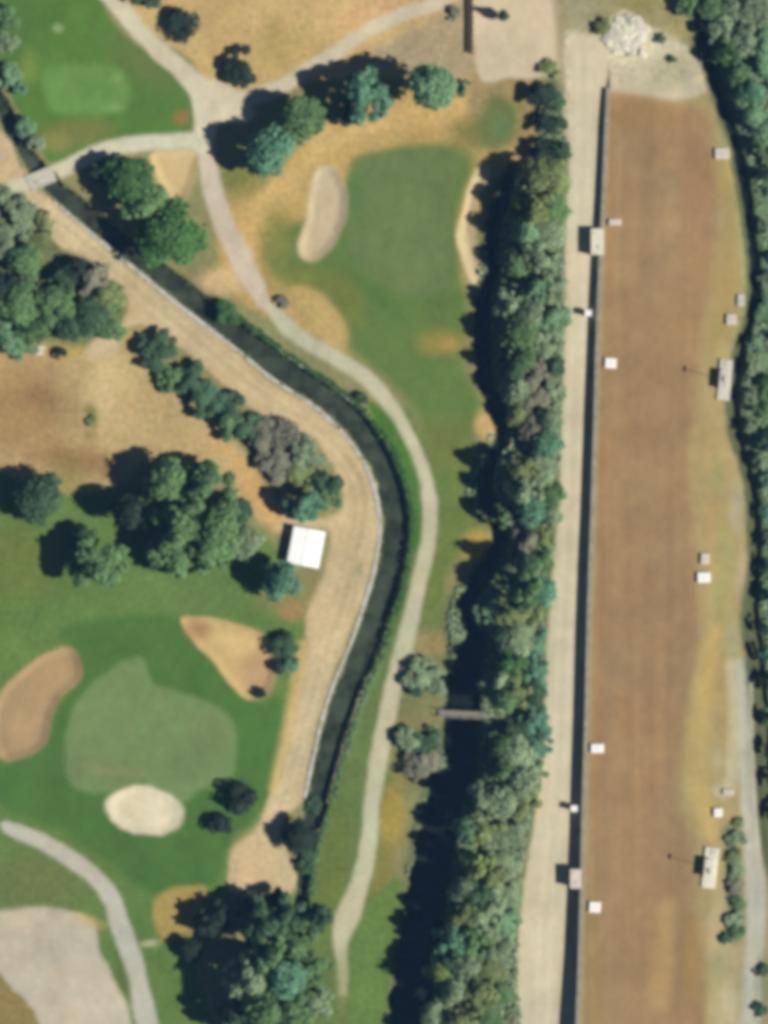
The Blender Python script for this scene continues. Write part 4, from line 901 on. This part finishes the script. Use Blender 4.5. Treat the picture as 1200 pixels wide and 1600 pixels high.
# ------------------------------------------------------------------ undergrowth
def undergrowth(name, mask_fn, n, tint, seed, box, size):
    r = np.random.RandomState(seed); P = []
    while len(P) < n:
        x = r.uniform(box[0], box[2]); y = r.uniform(box[1], box[3])
        j, i = int((y-Y0)/G), int((x-X0)/G)
        if mask_fn(j, i) and r.rand() < .5+.8*N_PAT[j, i]: P.append((x, y))
    V = []; lf = []
    for x, y in P:
        z = hz(x, y); cx, cy = W(x, y); s = r.uniform(*size)
        a = r.uniform(0, 6.28); t_ = Vector((math.cos(a), math.sin(a), r.uniform(-.4, .4)))*s; u = Vector((-math.sin(a), math.cos(a), r.uniform(-.4, .4)))*s*.7
        c = Vector((cx, cy, z+r.uniform(.1, .5)))
        V += [c-t_-u, c+t_-u*.8, c+t_*.8+u, c-t_*.9+u*.9]; q = r.rand(); lf += [q]*4
    me = bpy.data.meshes.new(name); k = len(P)
    me.from_pydata([tuple(v) for v in V], [], [tuple(range(4*i, 4*i+4)) for i in range(k)])
    at = me.attributes.new('leaf', 'FLOAT', 'POINT'); at.data.foreach_set('value', np.array(lf, np.float32))
    return link(name, me, LEAF[tint], kind='stuff')
undergrowth('undergrowth', lambda j, i: p_row[j, i] < -6 and dk[j, i] > 6, 15000, 'grey', 3, (600, 140, 890, 1720), (.12, .3))
undergrowth('undergrowth', lambda j, i: p_east[j, i] < -8 and dd[j, i] > 12, 5000, 'grey', 5, (1060, -100, 1260, 1720), (.12, .3))
undergrowth('undergrowth', lambda j, i: 6 < dc[j, i] < 13 and PX[j, i] > np.interp(PY[j, i], [p[1] for p in CANAL], [p[0] for p in CANAL]), 1300, 'green', 9, (480, 1000, 640, 1400), (.08, .2))

undergrowth('weeds', lambda j, i: 2 < dc[j, i] < 10 and PX[j, i] > np.interp(PY[j, i], [p[1] for p in CANAL], [p[0] for p in CANAL]), 2600, 'bright', 12, (330, 470, 680, 1000), (.08, .24))
undergrowth('weeds', lambda j, i: -2 < dc[j, i] < 5, 1500, 'olive', 13, (0, 100, 680, 1300), (.06, .16))
undergrowth('weeds', lambda j, i: -9 < PX[j, i]-wl[j, i] < -3 and N_WOB[j, i] > .15, 260, 'olive', 14, (870, 150, 960, 1640), (.08, .2))
# ------------------------------------------------------------------ air
if HAZE:
    me = bpy.data.meshes.new('haze'); F, b, t_ = 7000, -3.0, CAM_H+6
    v = [(x, y, z) for z in (b, t_) for y in (-F, F) for x in (-F, F)]
    me.from_pydata(v, [], [(0, 2, 3, 1), (4, 5, 7, 6), (0, 1, 5, 4), (2, 6, 7, 3), (0, 4, 6, 2), (1, 3, 7, 5)])
    hm = bpy.data.materials.new('thin_blue_air'); hm.use_nodes = True; n = hm.node_tree
    n.nodes.remove(n.nodes['Principled BSDF'])
    pv = n.nodes.new('ShaderNodeVolumePrincipled'); pv.inputs['Density'].default_value = HAZE; pv.inputs['Color'].default_value = (.24, .52, 1, 1)
    n.links.new(pv.outputs[0], n.nodes['Material Output'].inputs['Volume'])
    link('haze', me, hm, kind='stuff')
for k, v in USED.items():
    if v > 1: print('DUP LABEL', v, k)
